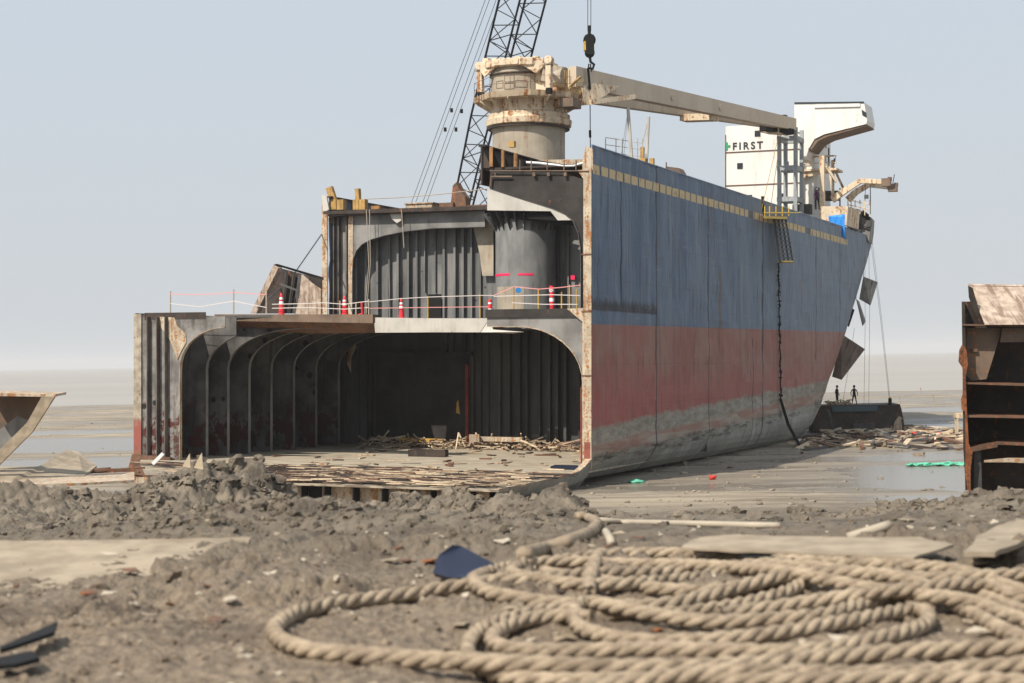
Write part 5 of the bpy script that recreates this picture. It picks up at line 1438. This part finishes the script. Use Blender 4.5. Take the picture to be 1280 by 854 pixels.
# left sheets beyond
def fplate(pts, Y, mat, label, name='steel_sheet', th=.08, dYs=None):
    q = [C(x, y, (dYs[i] if dYs else Y)) for i, (x, y) in enumerate(pts)]
    mb = MB(); mb.prism(q, (0,0,-th)); return thing_mesh(mb, name, mat, label, 'steel sheet')
fplate([(0,586),(48,583),(84,562),(98,565),(121,582),(105,595),(0,606)], 0, M['dusty'], 'large curled sandy sheet lying left of the ship', dYs=[62,63,70,70,68,61,58])
fplate([(-20,583),(38,583),(30,588),(-20,600)], 0, M['dusty'], 'small flat sandy sheet at the far left edge', dYs=[66,66,62,60])
fplate([(-40,607),(100,604),(168,600),(168,590),(110,592),(60,598),(-40,604)], 0, M['cut'], 'long narrow buff sheet lying flat before the curled sheet', dYs=[55,56,57,64,64,60,57])
mb = MB(); r4 = random.Random(4)
for k in range(14):
    c = C(r4.uniform(112,185), r4.uniform(586,597), 66); mb.cbox(c, (r4.uniform(.8,2.2), .2, .07), Matrix.Rotation(r4.gauss(0,.25),3,'Z') @ Matrix.Rotation(r4.gauss(0,.04),3,'Y'))
tag(mb.build('plank_scraps', [M['rust']]), 'rusty planks and strips heaped at the foot of the ship port corner', 'debris', kind='stuff')
for (pts, Y, mt, lb) in (([(185,570),(203,566),(205,569),(193,585),(187,583)], 60, 'woodl', ''),):
    pass
mb = MB(); mb.beam(C(191,580,50), C(204,567,50), .1, .1); thing_mesh(mb, 'white_batten', M['refl'], 'white batten sticking out of the mud pile below the ship corner', 'batten')
for pts, lb in (([(228,584),(237,568),(238,586)], 'smaller left of two pointed boards on the mud pile'), ([(242,586),(252,567),(254,588)], 'larger right of two pointed boards on the mud pile')):
    mb = MB(); mb.prism([C(x,y-1,37.2) for x,y in pts], (0,.06,0)); thing_mesh(mb, 'pointed_board', M['woodl'], lb, 'board')
# plate box at left edge
root = empty('wreck_trough', C(10, 575, 60), 'cut curved hull piece with a flat rim at the left edge of the picture', 'wreck piece')
o_ = Vector(root.location)
def LP(pts, mat, name, off=(0,.1,0), Ys=None):
    q = [C(x, y, Ys[i] if Ys else 60)-o_ for i, (x, y) in enumerate(pts)]; mb = MB(); mb.prism(q, off); mb.build(name, mat, parent=root)
LP([(-30,491),(69,493),(69,496),(-30,495)], M['cut'], 'rim', (0,1.5,.05))
LP([(52,496),(68,496),(40,540),(-10,590),(-30,590),(10,552),(34,528)], M['dusty'], 'curved_edge', (0,.2,0))
LP([(-30,495),(51,496),(34,528),(8,553),(-30,575)], M['brown'], 'back_panel', (0,.1,0), [61.5]*5)
LP([(-30,560),(22,520),(40,528),(-5,585),(-30,590)], M['grey'], 'inner_plate', (0,.05,0), [61]*5)

# ---- rusty block at right edge
BY = 55
root = empty('rusty_block', C(1240, 630, BY), 'tall dark rusty hull block with shelves standing at the right edge', 'hull block')
o_ = Vector(root.location)
def Bq(x, y, Y=BY): return C(x, y, Y)-o_
def BP(pts, mat, name, off=(0,.1,0), Y=BY): off = (off[0]+off[1]*.268, off[1], off[2]); mb = MB(); mb.prism([Bq(x,y,Y) for x,y in pts], off); return mb.build(name, mat, parent=root)
BP([(1203,380),(1330,380),(1330,640),(1207,640)], M['drust'], 'back_plate', (0,.1,0), BY+2.5)
BP([(1202,377),(1206,377),(1208,470),(1209,560),(1214,626),(1208,626),(1204,560),(1203,450)], M['drust'], 'side_plate', (0,2.6,0))
ed = [(1203,430),(1199,438),(1198,452),(1203,460),(1204,490),(1201,500),(1202,512),(1206,515),(1207,560),(1206,590),(1208,604),(1211,626),(1214,626),(1213,590),(1216,565),(1211,555),(1209,520),(1207,470),(1210,455),(1208,438)]
BP(ed, M['orange'], 'ragged_edge', (0,.12,0), BY-.15)
for (x0_,y0_,x1_,y1_,t_) in ((1203,405,1330,408,2.0),(1206,478,1330,482,2.2),(1207,519,1330,521,2.8),(1209,560,1247,553,6),(1247,553,1330,556,3)):
    BP([(x0_,y0_),(x1_,y1_),(x1_,y1_+t_),(x0_,y0_+t_)], M['rust'], 'shelf', (0,2.4,.02), BY-.05)
BP([(1230,576),(1262,573),(1330,574),(1330,582),(1262,578),(1230,578)], M['cut'], 'bent_strip', (0,.4,0), BY-.1)
BP([(1208,410),(1253,410),(1233,474),(1215,476),(1208,470)], M['brown'], 'bracket', (0,.1,0), BY+.5)
BP([(1253,410),(1330,410),(1330,427),(1250,428)], M['brown'], 'beam', (0,.3,0), BY+.3)
BP([(1218,562),(1226,561),(1228,628),(1217,628)], M['dgrey'], 'post', (0,.3,0), BY+.2)
BP([(1214,436),(1222,436),(1222,440),(1214,440)], M['rust'], 'tab', (0,.1,0), BY+.4)
mb = MB()
A = [Bq(1211,357,BY+2.5), Bq(1330,359,BY+2.5)]; B = [Bq(1231,406,BY-.2), Bq(1330,406,BY-.2)]
mb.add([A[0],A[1],B[1],B[0]]+[p+Vector((0,.06,.06)) for p in (A[0],A[1],B[1],B[0])], [(0,1,2,3),(7,6,5,4),(0,4,5,1),(1,5,6,2),(2,6,7,3),(3,7,4,0)])
mb.build('sloping_deck', M['corr'], parent=root)
BP([(1210,357),(1330,359),(1330,361),(1211,360)], M['rust'], 'deck_rim', (0,.1,0), BY+2.4)
BP([(1210,357),(1216,360),(1229,405),(1225,405),(1216,385),(1211,372)], M['drust'], 'torn_edge', (0,.1,0), BY+.6)
BP([(1216,377),(1228,405),(1204,405),(1204,377)], M['drust'], 'side_panel', (0,.1,0), BY+.8)

# ---- pontoon behind stern with workers, debris
PYD = 151
pz0 = C(1080, 542, PYD)
root = empty('pontoon', (pz0.x, pz0.y, 0), 'black low pontoon with a torn right end beside the ship stern', 'pontoon')
o_ = Vector(root.location)
ztop = C(1080, 507, PYD).z
def PPt(px, py, Y=PYD): return C(px, py, Y)-o_
mb = MB(); mb.prism([PPt(1016,508), PPt(1125,505.5), PPt(1127,512), PPt(1131,534), PPt(1118,541), PPt(1016,546)], (.6,5.5,0)); mb.build('hull', M['drust'], parent=root)
mb = MB(); mb.prism([PPt(1040,508,PYD-.05), PPt(1098,507,PYD-.05), PPt(1096,514,PYD-.3), PPt(1041,515,PYD-.3)], (0,.03,0)); mb.build('tarp_strip', plain('dark_teal_sheet', (.03,.055,.06), .5), parent=root)
mb = MB(); mb.prism([PPt(1066,530,PYD-.3), PPt(1094,529,PYD-.3), PPt(1092,538,PYD-.3), PPt(1068,538,PYD-.3)], (0,.1,0)); mb.build('plate', M['dgrey'], parent=root)
mb = MB(); mb.prism([PPt(1124,520,PYD-.2), PPt(1131,526,PYD-.2), PPt(1126,540,PYD-.2), PPt(1116,540,PYD-.2), PPt(1118,528,PYD-.2)], (0,.1,0)); mb.build('torn_or_lit_plate', M['cut'], parent=root)
mb = MB(); mb.tube([PPt(1112.5,506), PPt(1112.5,499)], .16, 8); mb.tube([PPt(1111,500), PPt(1114,500)], .2, 8); mb.build('bollard', M['black'], parent=root)
mb = MB()
mb.beam(C(1035,512,148), C(1044,544,148), .22); thing_mesh(mb, 'leaning_prop', M['dgrey'], 'grey prop leaning between the hull and the pontoon', 'prop')
mb = MB(); mb.beam(C(1128,524,146), C(1131,556,146), .16); mb.beam(C(1124,540,146), C(1124,556,146), .12); thing_mesh(mb, 'timber_prop', M['black'], 'dark upright timbers at the right end of the pontoon', 'timber')
mb = MB(); r5 = random.Random(8)
for k in range(60):
    c = C(r5.uniform(1033,1062), r5.uniform(501,506), PYD+2); mb.cbox(c, (r5.uniform(.3,1), .12, .08), Matrix.Rotation(r5.uniform(0,3),3,'Z') @ Matrix.Rotation(r5.gauss(0,.2),3,'Y'))
tag(mb.build('plank_scraps', [M['woodl']]), 'short planks lying on the pontoon at the workers feet', 'debris', kind='stuff')
mb = MB()
for k in range(420):
    px = r5.uniform(1000, 1200); w_ = 1-abs(px-1090)/130
    py = r5.gauss(548, 6) if px > 1020 else r5.gauss(556,3)
    if py < 535: continue
    g = gp(px, py)
    mb.cur = r5.choice([0,1,1,2,3,4,5])
    plank(mb, g+Vector((0,0,.08+.25*r5.random()*max(0,w_))), r5.uniform(.4,2.4), r5.uniform(.1,.5), r5.uniform(.04,.25), r5.uniform(0,3.14), r5.gauss(0,.15))
tag(mb.build('shore_debris', [M['wood'], M['woodl'], M['rust'], M['dusty'], M['drust'], M['dgrey']]), 'planks and scrap strewn on the mud in front of the pontoon', 'debris', kind='stuff')
mb = MB()
for k in range(5): clod(mb, tuple(gp(1092+k*14*rnd.random(), 550)+Vector((0,0,.2))), .35, k*3.3)
tag(mb.build('rag_bundles', M['dusty'], smooth=True), 'pale bundles of rags among the scrap before the pontoon', 'rags', kind='stuff')
for px, py, lb, mt, s in ((1160,545,'red plastic sheet on the scrap right of the pontoon','red',.8), (679,0,'','red',.2)):
    if py == 0: continue
    g = gp(px, py); mb = MB(); 
    for k in range(4): clod(mb, (g.x-1.2+k*.7, g.y+rnd.uniform(-.5,.5), g.z+.15), .38, k*1.7, .4)
    thing_mesh(mb, 'plastic_sheet', M[mt], lb, 'sheet', smooth=True)
g = gp(891, 600); mb = MB(); clod(mb, (g.x, g.y, g.z+.12), .2, 2.2, .8); thing_mesh(mb, 'red_float', M['red'], 'small red float lying on the mud beside the hull', 'float', smooth=True)
g = gp(795, 604); mb = MB(); clod(mb, (g.x, g.y, g.z+.05), .4, 4.2, .3); thing_mesh(mb, 'green_rag', M['green'], 'little green rag on the mud at the foot of the hull', 'rag', smooth=True)
# green net
mb = MB(); g = gp(1180, 583)
for k in range(26):
    x = g.x - 2.1 + 4.4*k/25; y = g.y + rnd.gauss(0, .12); clod(mb, (x, y, .06), rnd.uniform(.24,.38), k*1.3, .3)
thing_mesh(mb, 'fishing_net', M['green'], 'crumpled green fishing net lying in the pool near the rusty block', 'net', smooth=False)
# little stool
g = gp(1205, 545)
root = empty('small_table', g, 'small pale wooden table on the mud left of the rusty block', 'table')
mb = MB(); mb.box((-.7,-.4,1.5), (.7,.4,1.9)); mb.build('top', M['woodl'], parent=root)
for sx in (-.6,.6):
    for sy in (-.3,.3): mb = MB(); mb.box((sx-.06,sy-.06,-.2), (sx+.06,sy+.06,1.5)); mb.build('leg', M['woodl'], parent=root)
# distant stakes on flats
for px, py, h, lb in ((1168,503,1.3,'thin stake standing far out on the flats, leaning'),(1126,505,.9,'short stake far out on the flats beside the pontoon'),(1152,492,1.0,'small dark stake at the water edge')):
    g = G(px, py, 0); mb = MB(); mb.tube([g, g+Vector((-.2,0,h))], .07, 6); thing_mesh(mb, 'stake', M['wood'], lb, 'stake', 'stakes on the tidal flats')

# ---- people
def person(loc, rz, shirt, trousers, label, helmet=None, legs_apart=.12, arm=(.30,.95), armr=None, lean=0):
    root = empty('person', loc, label, 'person'); root.rotation_euler = (0,0,rz)
    J = {}
    verts = [(0,0,.92),(0,.0,1.10),(0,.0,1.30),(0,.01,1.44),(0,.0,1.52),(0,-.02,1.60),(0,-.03,1.68),(0,-.02,1.74)]
    rad = [.145,.135,.155,.12,.055,.085,.095,.06]
    ed = [(0,1),(1,2),(2,3),(3,4),(4,5),(5,6),(6,7)]
    def add(p, r, par): verts.append(p); rad.append(r); ed.append((par, len(verts)-1)); return len(verts)-1
    for s in (-1,1):
        h = add((s*.10,0,.86), .095, 0); k = add((s*(.10+legs_apart*.4),-.04*s-.02,.48), .068, h); a = add((s*(.10+legs_apart),.05*s,.09), .042, k); add((s*(.11+legs_apart),.05*s-.16,.035), .035, a)
        sh = add((s*.19,0,1.40), .062, 3); e = add((s*arm[0],.03,1.14), .047, sh)
        hx_, hz_ = (arm[0]-.02, arm[1]) if (armr is None or s < 0) else armr
        w = add((s*hx_,-.10,hz_), .032, e); add((s*hx_,-.14,hz_-.08), .036, w)
    me = bpy.data.meshes.new('body'); me.from_pydata(verts, ed, []); 
    body = bpy.data.objects.new('body', me); COL.objects.link(body); body.parent = root
    for m in (shirt, trousers, M['skin']): me.materials.append(m)
    sk = body.modifiers.new('skin', 'SKIN'); 
    for i, d in enumerate(me.skin_vertices[0].data if me.skin_vertices else []): d.radius = (rad[i], rad[i]*.85)
    if not me.skin_vertices: return
    me.skin_vertices[0].data[0].use_root = True
    sb = body.modifiers.new('sub', 'SUBSURF'); sb.levels = 1; sb.render_levels = 2
    dg = bpy.context.evaluated_depsgraph_get(); m2 = bpy.data.meshes.new_from_object(body.evaluated_get(dg)); 
    nb = bpy.data.objects.new('body', m2); COL.objects.link(nb); nb.parent = root; bpy.data.objects.remove(body)
    nb.name = 'body'
    m2.materials.clear()
    for m in (shirt, trousers, M['skin']): m2.materials.append(m)
    for p in m2.polygons:
        z = p.center.z; p.use_smooth = True
        p.material_index = 2 if z > 1.49 or (abs(p.center.x) > .2 and z < arm[1]+.03 and z > .7) else (0 if z > .90 else 1)
    mb = MB(); mb.lathe([(.112,1.66),(.118,1.70),(.105,1.78),(.06,1.83),(0,1.845)], (0,-.025,0), 14)
    if helmet: mb.lathe([(.155,1.695),(.118,1.70)], (0,-.03,0), 14)
    mb.build('helmet' if helmet else 'hair', helmet or M['dark_cloth'], parent=root, smooth=True)
    return root
def on_pont(px, py, Y): p = C(px, py, Y); return p
person(C(1068,507,153), R(160), M['dark_cloth'], M['dark_cloth'], 'worker in dark clothes standing with legs apart on the pontoon', arm=(.30,.92))
person(C(1046.5,507,154), R(110), M['grn_cloth'], M['dark_cloth'], 'worker in olive shirt standing on the pontoon close to the hull', arm=(.25,.95))
pz_ = SV(1019,262,66.5)
person(SW(Vector((pz_.x, 67.2, SV(1019,260,67).z))), R(20), M['pur_cloth'], M['dark_cloth'], 'worker with white helmet and purple shirt on the stern deck', M['helmet'])
person(SW(Vector((SV(1026,262,67.2).x, 67.8, SV(1026,260,67.8).z))), R(-40), M['dark_cloth'], M['dark_cloth'], 'worker with white helmet and dark shirt on the stern deck', M['helmet'])

# ================================================================= WORLD, SUN, CAMERA
sun_dir = Vector((-.60, -.665, 1.0)).normalized()
el = math.asin(sun_dir.z); az = math.atan2(sun_dir.x, sun_dir.y)
sl = bpy.data.lights.new('sun', 'SUN'); sl.energy = 4.3; sl.angle = R(.7); sl.color = (1, .93, .83)
so = bpy.data.objects.new('sun', sl); COL.objects.link(so); so.rotation_euler = sun_dir.to_track_quat('Z', 'Y').to_euler(); so.location = (0,0,60)
w = bpy.data.worlds.new('World'); sc.world = w; w.use_nodes = True
nt = w.node_tree; bg = nt.nodes['Background']
sky = nt.nodes.new('ShaderNodeTexSky'); sky.sky_type = 'NISHITA'; sky.sun_disc = False; sky.sun_elevation = el; sky.sun_rotation = az
sky.air_density = 1.4; sky.dust_density = 5.0; sky.ozone_density = 1.5
mx = nt.nodes.new('ShaderNodeMix'); mx.data_type = 'RGBA'; mx.inputs[0].default_value = .90
nt.links.new(sky.outputs[0], mx.inputs[6])
tc = nt.nodes.new('ShaderNodeTexCoord'); sp = nt.nodes.new('ShaderNodeSeparateXYZ'); nt.links.new(tc.outputs['Generated'], sp.inputs[0])
mr = nt.nodes.new('ShaderNodeMapRange'); nt.links.new(sp.outputs[2], mr.inputs[0]); mr.inputs[1].default_value = 0; mr.inputs[2].default_value = .30
hz = nt.nodes.new('ShaderNodeMix'); hz.data_type = 'RGBA'; nt.links.new(mr.outputs[0], hz.inputs[0])
SKY_H = (5.65, 5.98, 6.3, 1); SKY_T = (5.2, 5.95, 6.85, 1)
hz.inputs[6].default_value = SKY_H; hz.inputs[7].default_value = SKY_T
nt.links.new(hz.outputs[2], mx.inputs[7]); nt.links.new(mx.outputs[2], bg.inputs[0]); bg.inputs[1].default_value = .09
# haze box
HAZE = True
if HAZE:
    mb = MB(); mb.box((-21000,-60,-2.5), (21000,13000,62))
    t = NT('haze_air'); t.n.remove(t.b)
    pv = t.n.new('ShaderNodeVolumePrincipled'); pv.inputs['Color'].default_value = (.74,.75,.77,1); pv.inputs['Density'].default_value = .00015; pv.inputs['Anisotropy'].default_value = 0
    t.lk(pv.outputs[0], t.out.inputs['Volume'])
    tag(mb.build('haze', t.m), kind='stuff')
cam = bpy.data.cameras.new('camera'); co = bpy.data.objects.new('camera', cam); COL.objects.link(co)
co.matrix_world = Matrix.Translation((0,0,CAMZ)) @ Matrix.Rotation(ROLL, 4, 'Y') @ Matrix.Rotation(R(90), 4, 'X')
cam.sensor_width = 36; cam.lens = F/1280*36; cam.shift_y = (CY-427)/1280; cam.clip_end = 30000; cam.clip_start = .1
cam.dof.use_dof = True; cam.dof.focus_distance = 110; cam.dof.aperture_fstop = 2.8
sc.camera = co
sc.view_settings.view_transform = 'Standard'; sc.view_settings.look = 'None'; sc.view_settings.exposure = .38; sc.view_settings.gamma = 1
sc.cycles.max_bounces = 6; sc.cycles.diffuse_bounces = 3
sc.cycles.volume_bounces = 1
